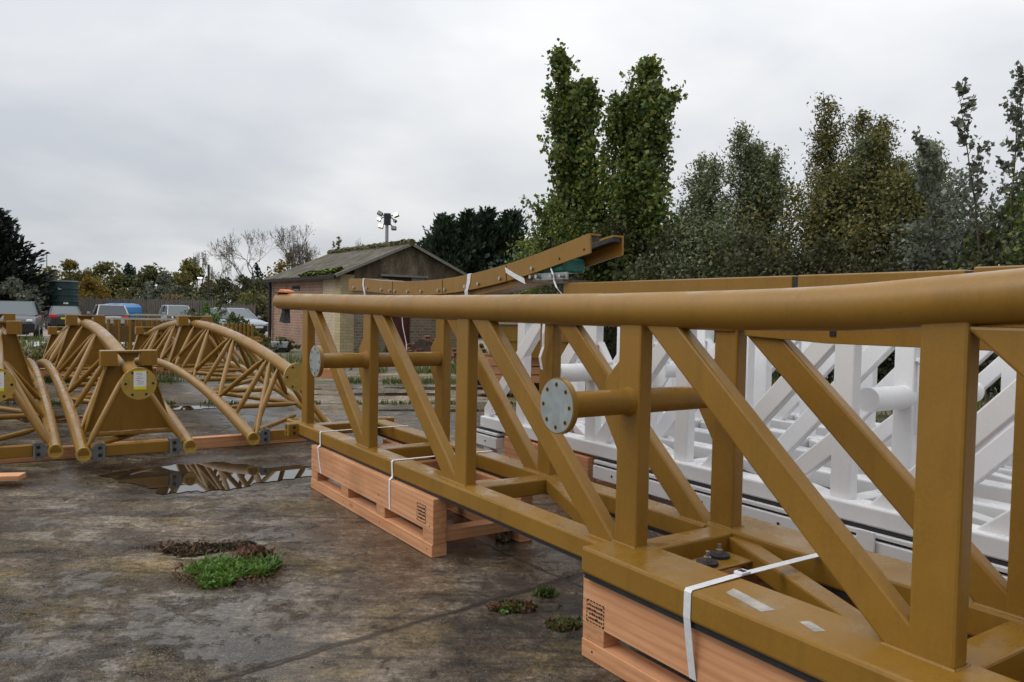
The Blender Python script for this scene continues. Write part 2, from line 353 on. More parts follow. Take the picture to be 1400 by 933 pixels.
# ------------------------------------------------------------------ steel lattice frames (origin O, local y runs away from the camera)
OX, OY, HD = .5826, 3.5193, .5872
O = Vector((OX, OY, 0))
Uv = Vector((-math.sin(HD), math.cos(HD), 0)); Vv = Vector((math.cos(HD), math.sin(HD), 0))
def LW(x, y, z=0): return O+Vv*x+Uv*y+Vector((0, 0, z))
def smooth_path(ctrl, n=8):
    # Catmull-Rom through control points
    P = [Vector(p) for p in ctrl]; P = [P[0]*2-P[1]]+P+[P[-1]*2-P[-2]]; out = []
    for i in range(1, len(P)-2):
        for k in range(n):
            t = k/n
            out.append(.5*((2*P[i])+(P[i+1]-P[i-1])*t+(2*P[i-1]-5*P[i]+4*P[i+1]-P[i+2])*t*t+(3*P[i]-P[i-1]-3*P[i+1]+P[i+2])*t**3))
    out.append(P[-2]); return out
MB0 = MB
def disc(mb, c, axis, r, t, seg=40):
    a = Vector(axis).normalized(); c = Vector(c); return mb.tube([c, c+a*t], r, seg)

fr = thing('track_frame', 'long mustard gold lattice track frame strapped on timber pallets in the foreground', 'track frame', O, HD)
S = [4.50, 3.04, 1.54, 0.0, -1.42, -2.90]; PW, PD, W2 = .15, .078, .649
TC = [(.04, 5.45, 1.663), (.04, 4.0, 1.642), (.04, 3.0, 1.628), (.04, 1.55, 1.619), (.04, 0, 1.62), (.04, -.85, 1.632), (.04, -1.36, 1.662), (.04, -1.9, 1.705), (.04, -3.1, 1.82)]
mb = MB(); tp = smooth_path(TC, 10); mb.tube(tp, .0805, 40); mb.build('top_tube', GOLD, fr, smooth=True)
mb = MB(); mb.tube([(W2+.04, p.y, p.z-.02) for p in tp if p.y < 4.75], .075, 28); mb.build('rear_top_tube', GOLD, fr, smooth=True)
ztube = lambda y: min(tp, key=lambda p: abs(p.y-y)).z
mb = MB().box(-.055, .10, .165, 4.93, .405, .513); mb.build('bottom_chord', GOLD, fr, bevel=.012)
mb = MB().box(.63, .785, .165, 4.93, .405, .513); mb.build('bottom_chord', GOLD, fr, bevel=.012)
mb = MB().box(-.19, .112, -3.1, .16, .41, .532); mb.build('bottom_chord', GOLD, fr, bevel=.014)
mb = MB().box(.628, .93, -3.1, .16, .41, .532); mb.build('bottom_chord', GOLD, fr, bevel=.014)
for x0, x1, y0, y1, z1 in ((-.045, .09, .2, 4.9, .404), (.64, .775, .2, 4.9, .404)):
    MB().box(x0, x1, y0, y1, .386, z1).build('rubber_mat', BLACK, fr)
for x0, x1 in ((-.175, .1), (.64, .915)):
    MB().box(x0, x1, -3.0, .15, .384, .409).build('rubber_mat', BLACK, fr)
# bolted end plates of the chords
for x in (-.15, .74):
    e = MB().box(x, x+.19, 4.56, 4.68, .392, .512).build('end_lug', GOLD, fr, bevel=.01)
    for z in (.425, .478):
        disc(MB0(), (x-.0006 if x < 0 else x-.001, 4.62, z), (-1, 0, 0), .014, .002, 16).build('bolt_hole', INK, e); disc(MB0(), (x+.055, 4.5592, z), (0, -1, 0), .014, .0016, 16).build('bolt_hole', INK, e)
for i, s in enumerate(S):
    zb = .505 if s > .1 else .525
    for x in (0, W2):
        zt = ztube(s)-.05-(.02 if x else 0)
        MB().box(x, x+PD, s, s+PW, zb, zt).build('post', GOLD, fr, bevel=.011)
    MB().box(.095 if s > .1 else .105, .64, s-.02, s+.125, .398, zb-.006).build('cross_beam', GOLD, fr, bevel=.01)
    # weld beads round the post feet
    for x in (0, W2):
        c = [(x-.004, s-.004), (x+PD+.004, s-.004), (x+PD+.004, s+PW+.004), (x-.004, s+PW+.004)]
        zz0 = .513 if s > .1 else .532
        m2 = MB().tube([(*c[0], zz0), (*c[1], zz0), (*c[2], zz0), (*c[3], zz0), (*c[0], zz0)], .006, 6); m2.build('weld_bead', GOLD, fr, smooth=True)
    if i < len(S)-1:
        ub = .506 if S[i+1] > -.5 and s > .1 else .526
        for x in (.004, W2+.004):
            zt = 1.585-(.02 if x > .1 else 0); b = s-1.19*(zt-ub)/1.06
            MB().prism([(s+.02, zt), (b, ub), (b-.20, ub), (s-.18, zt)], 0, x, x+PD-.008).build('diagonal_brace', GOLD, fr, bevel=.011)
            zf = (.513 if ub < .51 else .532); MB().tube([(x-.004, b+.004, zf), (x+PD-.004, b+.004, zf), (x+PD-.004, b-.204, zf), (x-.004, b-.204, zf), (x-.004, b+.004, zf)], .0065, 6).build('weld_bead', GOLD, fr, smooth=True)
        ya, yb = s-.03, S[i+1]+.22
        MB().beam((.655, ya, .455), (.10, yb, .455), .10, .096).build('plan_brace', GOLD, fr, bevel=.01)
# flanged cross pipes with gusset plates
for s, gx in ((3.04, 0), (0.0, 0)):
    c = s+.078
    p = MB(); p.tube([(-.385, c, 1.197), (W2, c, 1.197)], .0585, 32); p.tube([(-.035, c, 1.197), (-.012, c, 1.197), (0.003, c, 1.197)], [.0585, .064, .07], 32)
    pipe = p.build('flange_pipe', GOLD, fr, smooth=True)
    fl = MB(); disc(fl, (-.41, c, 1.197), (1, 0, 0), .122, .026, 48); fo = fl.build('flange', GOLD, pipe, smooth=True)
    fc = MB(); disc(fc, (-.4125, c, 1.197), (1, 0, 0), .1165, .0023, 48)
    fc.build('flange_face', GALV, pipe, smooth=True)
    for k in range(8):
        a = 2*math.pi*k/8+.0; y, z = c+.093*math.sin(a), 1.197+.093*math.cos(a)
        disc(MB(), (-.4130, y, z), (1, 0, 0), .0125, .0006, 16).build('hole_rim', RING, pipe); disc(MB(), (-.4136, y, z), (1, 0, 0), .0088, .001, 14).build('bolt_hole', INK, pipe)
    for x in (0, W2):
        g = MB().prism([(c, 1.40), (s+.14, 1.40), (s+.255, 1.285), (s+.255, 1.105), (s+.14, .93), (c, .93)], 0, x+.012, x+.062)
        g.build('gusset_plate', GOLD, fr, bevel=.006)
# rear rail made of bolted box segments, joints show as dark gaps
for y0, y1 in ((-.318, 1.42), (-1.088, -.346), (-1.86, -1.116), (-3.0, -1.888)):
    MB().box(.635, .76, y0, y1, 1.675, 1.793+.012*max(0, -y0-1)).build('rail_box', GOLD, fr, bevel=.006)
    MB().box(.638, .757, y1+.0005, y1+.026, 1.68, 1.788).build('joint_filler', BLACK, fr)
MB().prism([(-.06, 1.60), (-.06, 1.505), (-.5, 1.487), (-3, 1.5), (-3, 1.60)], 0, .632, .650).build('rail_web', GOLD, fr, bevel=.003)
MB().box(.634, .648, .02, 1.7, 1.525, 1.60).build('rail_web', GOLD, fr, bevel=.003)
m2 = MB(); m2.box(.628, .633, -.555, -.525, 1.52, 1.545); m2.build('slot_hole', INK, fr)
for y in (1.2, .9, .55, .25, -.1):
    m2 = MB(); disc(m2, (.634, y, 1.705), (-1, 0, 0), .014, .018, 6); m2.build('rail_bolt', STEEL, fr)
# buffer bracket with two rubber washers inside the frame
bk = MB().box(.16, .50, -.26, -.10, .455, .468).build('buffer_bracket', GOLD, fr, bevel=.004)
MB().box(.20, .215, -.245, -.115, .40, .454).build('bracket_rib', GOLD, bk)
for x, y in ((.265, -.19), (.40, -.14)):
    wq = MB(); disc(wq, (x, y, .469), (0, 0, 1), .05, .014, 24); wo_ = wq.build('rubber_washer', BLACK, bk, smooth=True)
    q = MB(); disc(q, (x, y, .484), (0, 0, 1), .018, .02, 6); q.tube([(x, y, .5), (x, y, .53)], .009, 10); q.build('bolt', STEEL, bk)
TAPE = plain('cloudy_tape', (.44, .41, .36), .35, 0, .25, 25)
# worn stickers on the near chord
for pts in ([(-.085, -.60), (-.02, -.585), (-.065, -.815), (-.125, -.80)], [(-.085, -.93), (-.045, -.945), (-.075, -1.03), (-.115, -1.01)]):
    MB().add([(x, y, .5328) for x, y in pts], [(0, 1, 2, 3)]).build('torn_sticker', TAPE, fr)

# ------------------------------------------------------------------ strapping
def strap(label, pts, wd, wdir, buckle=None, group='white binding straps'):
    o = thing('strap', label, 'strap', O, HD, group)
    MB().ribbon(pts, wd, wdir).build('webbing', STRAP, o)
    if buckle:
        x, y, z, an = buckle
        b = MB(); b.box(-.028, .028, -.022, .022, 0, .012); q = b.build('buckle', STRAP, o, bevel=.003); q.location = (x, y, z); q.rotation_euler = (0, 0, an)
        MB().box(-.012, .012, -.014, .014, .0122, .0135).build('buckle_slot', INK, q)
    return o
for y, yb, lab in ((3.97, 3.86, 'thin white strap round the far end of the far pallet'), (2.49, 2.45, 'white strap round the near end of the far pallet')):
    strap(lab, [(.80, y, .38), (.79, y, .516), (.4, y, .518), (-.052, y, .5165), (-.0585, y, .505), (-.0625, y-.02, .405), (-.0885, y-.03, .384), (-.0888, (y+yb)/2-.01, .28), (-.0885, yb, .172), (-.075, yb, .161), (.1, yb, .160)], .026, (0, 1, 0))
strap('broad white buckled strap round the nearest pallet', [(.94, -.50, .42), (.93, -.50, .536), (.5, -.505, .542), (.1, -.50, .539), (-.185, -.505, .535), (-.1925, -.505, .525), (-.1935, -.505, .425), (-.172, -.505, .29), (-.1495, -.505, .168), (-.13, -.505, .161), (.1, -.505, .160)], .036, (0, 1, 0), (.13, -.50, .54, .0))
strap('white strap end hanging inside the second bay', [(.60, 3.78, 1.70), (.615, 3.77, 1.56), (.62, 3.755, 1.45), (.63, 3.70, 1.30), (.625, 3.67, 1.15), (.635, 3.63, 1.01)], .03, (.25, 1, 0))
strap('crinkled white strap end dangling above the near round flange', [(.60, 1.60, 1.72), (.612, 1.59, 1.55), (.60, 1.58, 1.46), (.615, 1.60, 1.37), (.60, 1.615, 1.30), (.608, 1.60, 1.22)], .03, (.1, 1, .05))

# ------------------------------------------------------------------ curved girder resting on the frame
gd = thing('curved_girder', 'upward curving gold channel girder with bolted plates strapped on top of the frame', 'girder', O, HD)
GC = smooth_path([(0, 5.0, 1.905), (0, 4.6, 1.895), (0, 3.94, 1.858), (0, 3.4, 1.848), (0, 2.99, 1.855), (0, 2.58, 1.879), (0, 2.05, 1.936), (0, 1.6, 2.004), (0, 1.12, 2.09)], 10)
def gz(y):
    for a, b in zip(GC, GC[1:]):
        if b.y <= y <= a.y: return a.z+(b.z-a.z)*(a.y-y)/(a.y-b.y)
    return GC[-1].z if y < 2 else GC[0].z
def curved(x0, x1, ya, yb, d0, d1, n=10):
    ys = [ya+(yb-ya)*i/n for i in range(n+1)]; top = []; bot = []
    for y in ys:
        sl = (gz(y-.03)-gz(y+.03))/.06; k = 1/math.sqrt(1+sl*sl); ny, nz = sl*k, k   # normal leaning
        top.append((y+ny*(-d0), gz(y)-d0*nz)); bot.append((y-ny*d1*.6, gz(y)-d1*nz))
    return MB().prism(top+bot[::-1], 0, x0, x1)
for ya, yb in ((5.0, 3.947), (3.935, 2.996), (2.984, 2.056), (2.044, 1.12)):
    for x0, x1, lx0, lx1 in ((.600, .614, .614, .688), (.846, .860, .772, .846)):
        if x0 > .7: ya2, yb2 = ya-.0, yb-.02
        else: ya2, yb2 = ya, yb
        sp_ = curved(x0, x1, ya2, yb2, 0, .122); sp_.build('side_plate', GOLD, gd, bevel=.002)
        curved(lx0, lx1, ya2, yb2, .0, .012).build('top_lip', GOLD, gd)
        curved(lx0+.002, lx1-.002, ya2-.004, yb2+.01, .0135, .04).build('dark_lining', DARKSTEEL, gd)
curved(.632, .650, 4.98, 1.80, .10, .165, 24).build('inner_web', GOLD, gd)
curved(.81, .828, 4.98, 1.80, .10, .165, 24).build('inner_web', GOLD, gd)
curved(.650, .81, 4.9, 1.86, .150, .163, 24).build('bottom_plate', GOLD, gd)
MB().box(.632, .828, 1.785, 1.80, gz(1.8)-.17, gz(1.8)-.10).build('end_plate', GOLD, gd)
for y in (4.85, 4.52, 4.18, 3.99, 3.88, 3.62, 3.36, 3.05, 2.94, 2.62, 2.42, 2.12, 1.72, 1.42, 1.17):
    q = MB(); disc(q, (.600, y, gz(y)-.088), (-1, 0, 0), .013 if y > 1.6 else .007, .014 if y > 1.6 else .004, 8); q.build('plate_bolt', STEEL if y > 1.6 else INK, gd)
# cradle under the girder
cr = thing('girder_cradle', 'small steel cradle with bright bolts between the gold girder and the rail', 'bracket', O, HD)
MB().box(.60, .85, 1.38, 1.80, 1.803, 1.815).build('base_plate', plain('stained_steel', (.12, .085, .05), .5, .4, .3, 12), cr)
MB().box(.62, .63, 1.36, 1.74, 1.815, 1.862).build('upright_plate', GALV, cr)
for y in (1.40, 1.50, 1.66, 1.73):
    q = MB(); disc(q, (.618, y, 1.838), (-1, 0, 0), .014, .035, 6); q.build('bolt', STEEL, cr)
MB().box(.64, .84, 1.81, 2.05, 1.80, 1.83).build('wedge_plate', GOLD, cr)
gp = MB().box(.625, .82, 1.42, 1.70, 1.863, 1.955); gpo = gp.build('green_pad', GREENP, None, bevel=.02, seg=3); gpo.location = O; gpo.rotation_euler = (0, 0, HD)
tag(gpo, 'dark green padding block wedged under the raised girder', 'padding')
for lab, y0, y1 in (('narrow white strap over the low left end of the girder', 4.61, 4.58), ('wide white strap over the middle of the girder', 2.56, 2.60)):
    wd_ = .035 if y0 > 4 else .05
    strap(lab, [(.86, y0, gz(y0)-.10), (.862, y0, gz(y0)), (.85, y0, gz(y0)+.004), (.61, y0, gz(y0)+.004), (.597, y0, gz(y0)), (.5965, y0+.005, gz(y0)-.06), (.5965, y1, gz(y0)-.13), (.61, y1, 1.66)], wd_, (0, 1, 0))
strap('white strap running diagonally under the raised end of the girder', [(.597, 2.05, gz(2.05)-.04), (.595, 1.93, gz(2.05)-.085), (.593, 1.80, gz(2.05)-.125)], .045, (0, .45, 1))
strap('loose white strap hooked over the green padding block', [(.62, 1.58, 1.97), (.617, 1.56, 1.93), (.605, 1.50, 1.86), (.60, 1.47, 1.80), (.59, 1.43, 1.76), (.6, 1.36, 1.70)], .022, (0, 1, .4))

# black sheet and orange flap at the far tube end
bs = MB(); bs.add([(.06, 5.56, 1.66), (.06, 5.20, 1.58), (.055, 5.17, 1.44), (.05, 5.34, 1.435), (.055, 5.53, 1.45), (.08, 5.52, 1.56), (.09, 5.3, 1.55)], [(0, 1, 6, 5), (5, 6, 2, 3), (5, 3, 4)])
o = bs.build('black_sheet', plain('matt_black_film', (.006, .006, .008), .85, 0, .2, 20)); o.location = O; o.rotation_euler = (0, 0, HD); so_ = o.modifiers.new('t', 'SOLIDIFY'); so_.thickness = .004
tag(o, 'black plastic sheet hanging from the far end of the gold tube', 'plastic sheet')
oc = MB(); oc.prism([(5.40, 1.750), (5.30, 1.782), (5.12, 1.764), (5.11, 1.744), (5.3, 1.748)], 0, -.02, .08)
o = oc.build('orange_flap', ORANGE, None, bevel=.006); o.location = O; o.rotation_euler = (0, 0, HD)
tag(o, 'orange plastic flap lying on the far end of the gold tube', 'plastic flap')
oc = MB(); oc.box(-.02, .09, 5.36, 5.47, 1.742, 1.752); o2 = oc.build('black_lining', BLACK, o)

# ------------------------------------------------------------------ pallets
NAIL = plain('rusty_nail', (.09, .06, .045), .5, .5, .2, 30)
def pallet(label, x0, x1, y0, y1, blocks, loc=O, rz=HD, group='orange timber pallets', stamp=None):
    p = thing('timber_pallet', label, 'pallet', loc, rz, group)
    for xa in (x0, x1-.10):
        MB().box(xa, xa+.10, y0, y1, .165, .383).build('top_beam', WOOD, p, bevel=.004)
        MB().box(xa-.004, xa+.106, y0+.003, y1-.003, 0.001, .086).build('runner', WOOD, p, bevel=.004)
        for b in blocks:
            MB().box(xa+.003, xa+.098, b, b+.15, .0865, .1645).build('block', WOODX, p, bevel=.003)
    for b in blocks:
        for yy, zz_ in ((b+.045, .20), (b+.105, .235), (b+.07, .045)): disc(MB(), (x0-(.0006 if zz_ > .1 else .0046), yy, zz_), (-1, 0, 0), .0055, .001, 10).build('nail_head', NAIL, p)
    for b in blocks:
        MB().box(x0+.101, x1-.101, b+.02, b+.13, .088, .163).build('cross_board', WOODX, p, bevel=.003)
    for yy in (y0+.25, (y0+y1)/2, y1-.35):
        MB().box(x0+.101, x1-.101, yy, yy+.12, .30, .38).build('cross_board', WOODX, p, bevel=.003)
    if stamp:
        sx, sy, sz, sw, sh, sgn = stamp
        st = MB(); n = 6
        def bar(ya, yb, za, zb): st.add([(sx, ya, za), (sx, yb, za), (sx, yb, zb), (sx, ya, zb)], [(0, 1, 2, 3)])
        t = sw*.05
        for k in range(n):
            a = sy+sw*(k+.1)/n; b = sy+sw*(k+.75)/n; bar(a, b, sz, sz+t); bar(a, b, sz+sh-t, sz+sh)
            a = sz+sh*(k+.1)/n; b = sz+sh*(k+.75)/n; bar(sy, sy+t, a, b); bar(sy+sw-t, sy+sw, a, b)
        rg = random.Random(4)
        for r_ in range(4):
            zc = sz+sh*(.16+.19*r_); y = sy+sw*.1
            while y < sy+sw*.86:
                l_ = sw*rg.uniform(.05, .13)
                if y+l_ < sy+sw*.9: bar(y, y+l_, zc, zc+sh*rg.uniform(.07, .12))
                y += l_+sw*.03
        st.build('treatment_stamp', INK, p)
    return p
pallet('orange timber pallet under the far half of the gold frame', -.085, .70, 1.80, 4.11, (1.80, 2.55, 3.25, 3.96), stamp=(-.0865, 1.90, .20, .13, .12, 1))
pallet('nearest orange timber pallet under the gold frame with a big black stamp', -.147, .85, -2.6, .19, (-2.6, -1.7, -.82, .04), stamp=(-.1485, .035, .175, .125, .105, 1))

# ------------------------------------------------------------------ white frames behind
def white_frame(label, x0, Sw, yend0, yend1, pipes):
    f = thing('white_frame', label, 'track frame', LW(x0, 0), HD, 'white lattice frames')
    for x in (-.05, .63):
        MB().box(x, x+.165, yend0, yend1, .405, .52).build('bottom_chord', WHITE, f, bevel=.012)
        MB().tube([(x+.09, yend0, 1.62), (x+.09, yend1, 1.58)], .07, 24).build('top_tube', WHITE, f, smooth=True)
    for i, s in enumerate(Sw):
        for x in (0, .65):
            MB().box(x, x+.08, s, s+.135, .515, 1.54).build('post', WHITE, f, bevel=.01)
        MB().box(.117, .628, s-.0, s+.12, .40, .51).build('cross_beam', WHITE, f, bevel=.01)
        if i < len(Sw)-1:
            n = Sw[i+1]
            for x in (.004, .654):
                # braces rise towards the camera end
                a = s+.13; sp = n-s; b = min(n, s+1.15)
                MB().prism([(s+.02, 1.56), (s+.20, 1.56), (b+.04, .51), (b-.14, .51)], 0, x, x+.07).build('diagonal_brace', WHITE, f, bevel=.01)
                if x < .1 and n-s > 1.2: MB().prism([(s+.02, 1.02), (s+.02, .86), (s+.42, .51), (s+.60, .51)], 0, x, x+.07).build('diagonal_brace', WHITE, f, bevel=.01)
            MB().beam((.12, s+.14, .456), (.64, n-.03, .456), .09, .092).build('plan_brace', WHITE, f, bevel=.01)
    if yend1 == 4.25: MB().prism([(3.17, 1.56), (3.35, 1.56), (4.25, .60), (4.25, .51), (4.16, .51)], 0, -.004, .066).build('diagonal_brace', WHITE, f, bevel=.01)
    for s, xa in pipes:
        c = s+.066
        p = MB(); p.tube([(xa, c, 1.10), (1.55, c, 1.10)], .076, 32); p.build('cross_pipe', WHITE, f, smooth=True)
        for x in ((0, .65) if xa < 0 else (.65,)):
            MB().prism([(c, 1.34), (s-.02, 1.34), (s-.13, 1.19), (s-.13, 1.01), (s-.02, .86), (c, .86)], 0, x+.03, x+.044).build('gusset_plate', WHITE, f)
            MB().prism([(s-.002, 1.36), (s-.022, 1.36), (s-.145, 1.195), (s-.145, 1.17), (s-.02, 1.335), (s-.002, 1.335)], 0, x+.008, x+.068).build('gusset_rim', WHITE, f)
    return f
white_frame('white lattice frame standing directly behind the gold frame', 1.80, [-2.5, -1.2, .10, 1.41, 2.47, 3.53], -3.2, 4.25, [(2.47, -.36), (.10, .26), (-1.2, .26)])
white_frame('second white lattice frame farther back with a blank round pipe end', 3.10, [-2.1, -.85, .457, 1.75, 3.05, 4.3], -3.0, 5.0, [(3.05, -.36)])
white_frame('third white lattice frame, hidden mostly behind the other two', 4.45, [-2.2, -.9, .35, 1.6, 2.9, 4.2], -3.0, 5.0, [])
pallet('orange pallet under the white frame, seen through the gold bays', 1.72, 2.40, 2.45, 3.74, (2.45, 3.0, 3.59))
pallet('orange pallet under the far end of the white frames', 3.05, 3.85, 3.2, 4.9, (3.2, 4.0, 4.75))
pallet('orange pallet under the second white frame towards the camera', 3.0, 3.9, -1.6, .2, (-1.6, -.8, .05))
def channel(label, x, y0, y1):
    f = thing('steel_channel', label, 'rail', LW(0, 0), HD, 'white slotted rails')
    MB().box(x, x+.14, y0, y1, .235, .345).build('web', WHITE, f, bevel=.006)
    MB().box(x+.03, x+.13, y0+.004, y1-.004, .3452, .3618).build('slot', BLACK, f)
    MB().box(x+.008, x+.15, y0, y1, .362, .386).build('flange', WHITE, f, bevel=.003)
    MB().box(x+.04, x+.13, y0+.004, y1-.004, .3862, .4035).build('packing', BLACK, f)
    y = y0+.2
    while y < y1: disc(MB(), (x+.001, y, .29), (-1, 0, 0), .011, .003, 12).build('bolt_hole', INK, f); y += .32
    y = y0+.55
    while y < y1-.3: MB().box(x-.002, x+.0, y, y+.004, .24, .342).build('panel_joint', INK, f); y += .93
    for y in (y0+.4, y1-.5):
        MB().box(x+.02, x+.12, y, y+.12, .001, .2345).build('foot_block', WHITE, f, bevel=.004)
    return f
channel('long white slotted rail lying low along the white frame', 1.70, -3.2, 2.36)
channel('short white slotted rail beyond the pallet at the far end', 1.70, 3.86, 4.5)
channel('white slotted rail lying between the two white frames', 2.62, -3.0, 4.2)
channel('white slotted rail under the second white frame', 3.3, .4, 3.1)
hb = thing('hanger_bracket', 'small white hanger bracket tying the white chord to the rail', 'bracket', LW(0, 0), HD)
MB().box(1.672, 1.688, -.14, -.03, .20, .40).build('plate', WHITE, hb, bevel=.003)
q = MB(); q.ribbon([(1.67, -.15, .30), (1.67, -.17, .26), (1.665, -.2, .23), (1.66, -.26, .19)], .012, (0, .5, 1)); q.build('cable_tie', BLACK, hb)
bt = MB(); bt.ribbon([(3.09, .30, 1.5), (3.08, .30, 1.40), (3.085, .31, 1.33)], .04, (0, 1, 0)); o = bt.build('blue_strap', plain('blue_webbing', (.03, .16, .5), .6)); o.location = O; o.rotation_euler = (0, 0, HD)
tag(o, 'short blue strap hanging beside the white posts', 'strap')

# ------------------------------------------------------------------ arched tube trusses on the left
DGALV = plain('dull_grey_steel', (.17, .18, .18), .5, .3, .2, 16)
LT, HT0, SAG = 10.7, .17, .46
arch = lambda s: SAG*(1-((s-LT/2)/(LT/2))**2)
def make_truss(loc, label, stations=((.72, .09), (5.35, .05), (9.98, .09)), nodes=(1.7, 3.4, 7.3, 9.0), labelled=True):
    t = thing('tube_truss', label, 'truss', loc, HD, 'arched gold tube trusses')
    ss = [LT*i/36 for i in range(37)]; hw = .475
    MB().tube([(0, s, .83+arch(s)) for s in ss], .071, 20).build('spine_tube', GOLD, t, smooth=True)
    for sx in (-1, 1):
        c = MB().tube([(sx*hw, s, HT0+arch(s)) for s in ss], .062, 18).build('chord_tube', GOLD, t, smooth=True)
        for ye, d in ((-.004, -1), (LT+.004, 1)):
            e = MB(); n = 24; z = HT0
            vs = [(sx*hw+r*math.cos(2*math.pi*k/n), ye+dy*d, z+r*math.sin(2*math.pi*k/n)) for r, dy in ((.068, -.03), (.068, .004), (.05, .004), (.046, -.006), (.0, -.006)) for k in range(n)]
            e.add(vs, [(a*n+k, a*n+(k+1) % n, (a+1)*n+(k+1) % n, (a+1)*n+k) for a in range(4) for k in range(n)])
            e.build('end_ring', RING, c, smooth=True)
    for s in (-.01, LT):
        fl = MB(); disc(fl, (0, s-.015, .83), (0, 1, 0), .157, .032, 40); fo = fl.build('end_flange', RING, t, smooth=True)
        for k in range(6):
            a = 2*math.pi*(k+.5)/6; disc(MB(), (.122*math.sin(a), s-.0165, .83+.122*math.cos(a)), (0, 1, 0), .0125, .002, 14).build('bolt_hole', INK, fo)
        if s < 1 and labelled:
            def pl(x0, x1, z0, z1, dy): return MB().add([(x0, s-dy, z0), (x1, s-dy, z0), (x1, s-dy, z1), (x0, s-dy, z1)], [(0, 1, 2, 3)])
            lab = pl(-.052, .062, .80, .945, .0180).build('white_label', LABEL, fo)
            pl(-.052, .062, .772, .80, .0180).build('yellow_band', YEL, fo); pl(-.052, .062, .945, .958, .0180).build('yellow_band', YEL, fo)
            ink = MB()
            rg = random.Random(3)
            for z in (.93, .915, .895, .88, .86, .845, .825):
                x0 = -.035+rg.uniform(0, .02); x1 = x0+rg.uniform(.03, .075); ink.add([(x0, s-.0186, z), (x1, s-.0186, z), (x1, s-.0186, z+.004), (x0, s-.0186, z+.004)], [(0, 1, 2, 3)])
            ink.build('print_lines', plain('grey_print', (.25, .25, .27), .6) if 'grey_print' not in bpy.data.materials else bpy.data.materials['grey_print'], fo)
    # stations: pair of boxes beside the spine over a trapezoid web plate
    for s, dz_ in stations:
        zc = .83+arch(s)+dz_
        for sx in (-1, 1):
            MB().box(sx*.19-.078, sx*.19+.078, s-.09, s+.09, zc-.08, zc+.082).build('saddle_box', GOLD, t, bevel=.006)
        MB().box(-.111, .111, s-.075, s+.075, zc+.062, zc+.079).build('saddle_plate', GOLD, t)
        MB().prism([(-.11, zc+.061), (-.02, zc-.06), (.02, zc-.06), (.11, zc+.061)], 1, s-.012, s+.012).build('vee_gusset', GOLD, t)
        zb = HT0+arch(s)-.02; zt = zc-.081
        MB().prism([(-.41, zb+.012), (.41, zb+.012), (.21, zt), (-.21, zt)], 1, s-.006, s+.006).build('web_plate', GOLD, t)
        for sx in (-1, 1):
            MB().prism([(sx*.42, zb), (sx*.408, zb), (sx*.208, zt), (sx*.22, zt)][::sx], 1, s-.09, s+.09).build('side_flange', GOLD, t)
        MB().box(-.435, .435, s-.09, s+.09, zb-.03, zb+.0).build('base_flange', GOLD, t, bevel=.005)
    def rod(a, b): 
        a, b = Vector(a), Vector(b); d = b-a; m_ = MB()
        m_.tube([a, a+d*.06, a+d*.14, a+d*.86, a+d*.94, b], [.015, .02, .031, .031, .02, .015], 10); m_.build('lacing_rod', GOLD, t, smooth=True)
    for nd in nodes:
        for sx in (-1, 1):
            for ds in (-.95, -.1, .75):
                s2 = nd+ds
                rod((sx*.05, nd+ds*.16, .80+arch(nd)), (sx*(hw-.04), s2, HT0+.02+arch(s2)))
    for sx in (-1, 1):
        rod((sx*.05, .55, .80+arch(.5)), (sx*(hw-.05), .18, HT0+.05))
        rod((sx*.05, 5.1, .80+arch(5.1)), (sx*(hw-.05), 4.7, HT0+arch(4.7))); rod((sx*.05, 5.6, .80+arch(5.6)), (sx*(hw-.05), 6.0, HT0+arch(6.0)))
    cs = [1.3, 2.2, 3.1, 4.0, 4.8, 5.9, 6.8, 7.7, 8.6, 9.5]
    for i, s in enumerate(cs):
        rod((-hw+.05, s, HT0+arch(s)), (hw-.05, s, HT0+arch(s)))
        if i < len(cs)-1:
            a, b = (-1, 1) if i % 2 else (1, -1); rod((a*(hw-.05), s+.06, HT0+arch(s)), (b*(hw-.05), cs[i+1]-.06, HT0+arch(cs[i+1])))
    rod((-hw+.06, .35, HT0+.01), (hw-.1, 1.2, HT0+.06))
    # end beam between galvanised bolt brackets
    MB().box(-.29, .29, .07, .16, .125, .235).build('end_beam', GOLD, t, bevel=.006)
    for sx in (-1, 1):
        k = MB().prism([(sx*.30, .10), (sx*.375, .10), (sx*.41, .15), (sx*.41, .21), (sx*.375, .26), (sx*.30, .26)][::sx], 1, .045, .062).build('end_bracket', DGALV, t)
        MB().box(min(sx*.292, sx*.308), max(sx*.292, sx*.308), .02, .17, .10, .26).build('bracket_plate', DGALV, t)
        for z in (.145, .215): disc(MB(), (sx*.335, .0435, z), (0, 1, 0), .018, .002, 14).build('bolt_hole', INK, k)
        MB().box(min(sx*.29, sx*.41), max(sx*.29, sx*.41), .068, .15, .13, .23).build('bracket_block', GOLD, t)
    return t
make_truss((-3.63, 7.58, 0), 'arched gold tube truss with full white label on its round flange, middle of three')
make_truss((-2.38, 8.65, 0), 'arched gold tube truss running behind the left end of the gold frame', ((5.35, .05), (9.98, .09)), (1.0, 2.7, 4.2, 6.9, 8.6), False)
make_truss((-4.76, 7.18, 0), 'arched gold tube truss cut by the left edge of the photo', ((2.6, .12), (5.9, .05), (9.98, .09)), (1.2, 4.1, 7.3, 9.0))
def timber(label, a, b, w, h, z=0, m=WOOD, cat='timber', group='loose orange timbers'):
    a, b = Vector((*a, 0)), Vector((*b, 0)); L = (b-a).length; ang = math.atan2((b-a).y, (b-a).x)-math.pi/2
    o = MB().box(-w/2, w/2, 0, L, z+.001, z+h).build('timber', m, None, bevel=.004); o.location = a; o.rotation_euler = (0, 0, ang)
    return tag(o, label, cat, group)
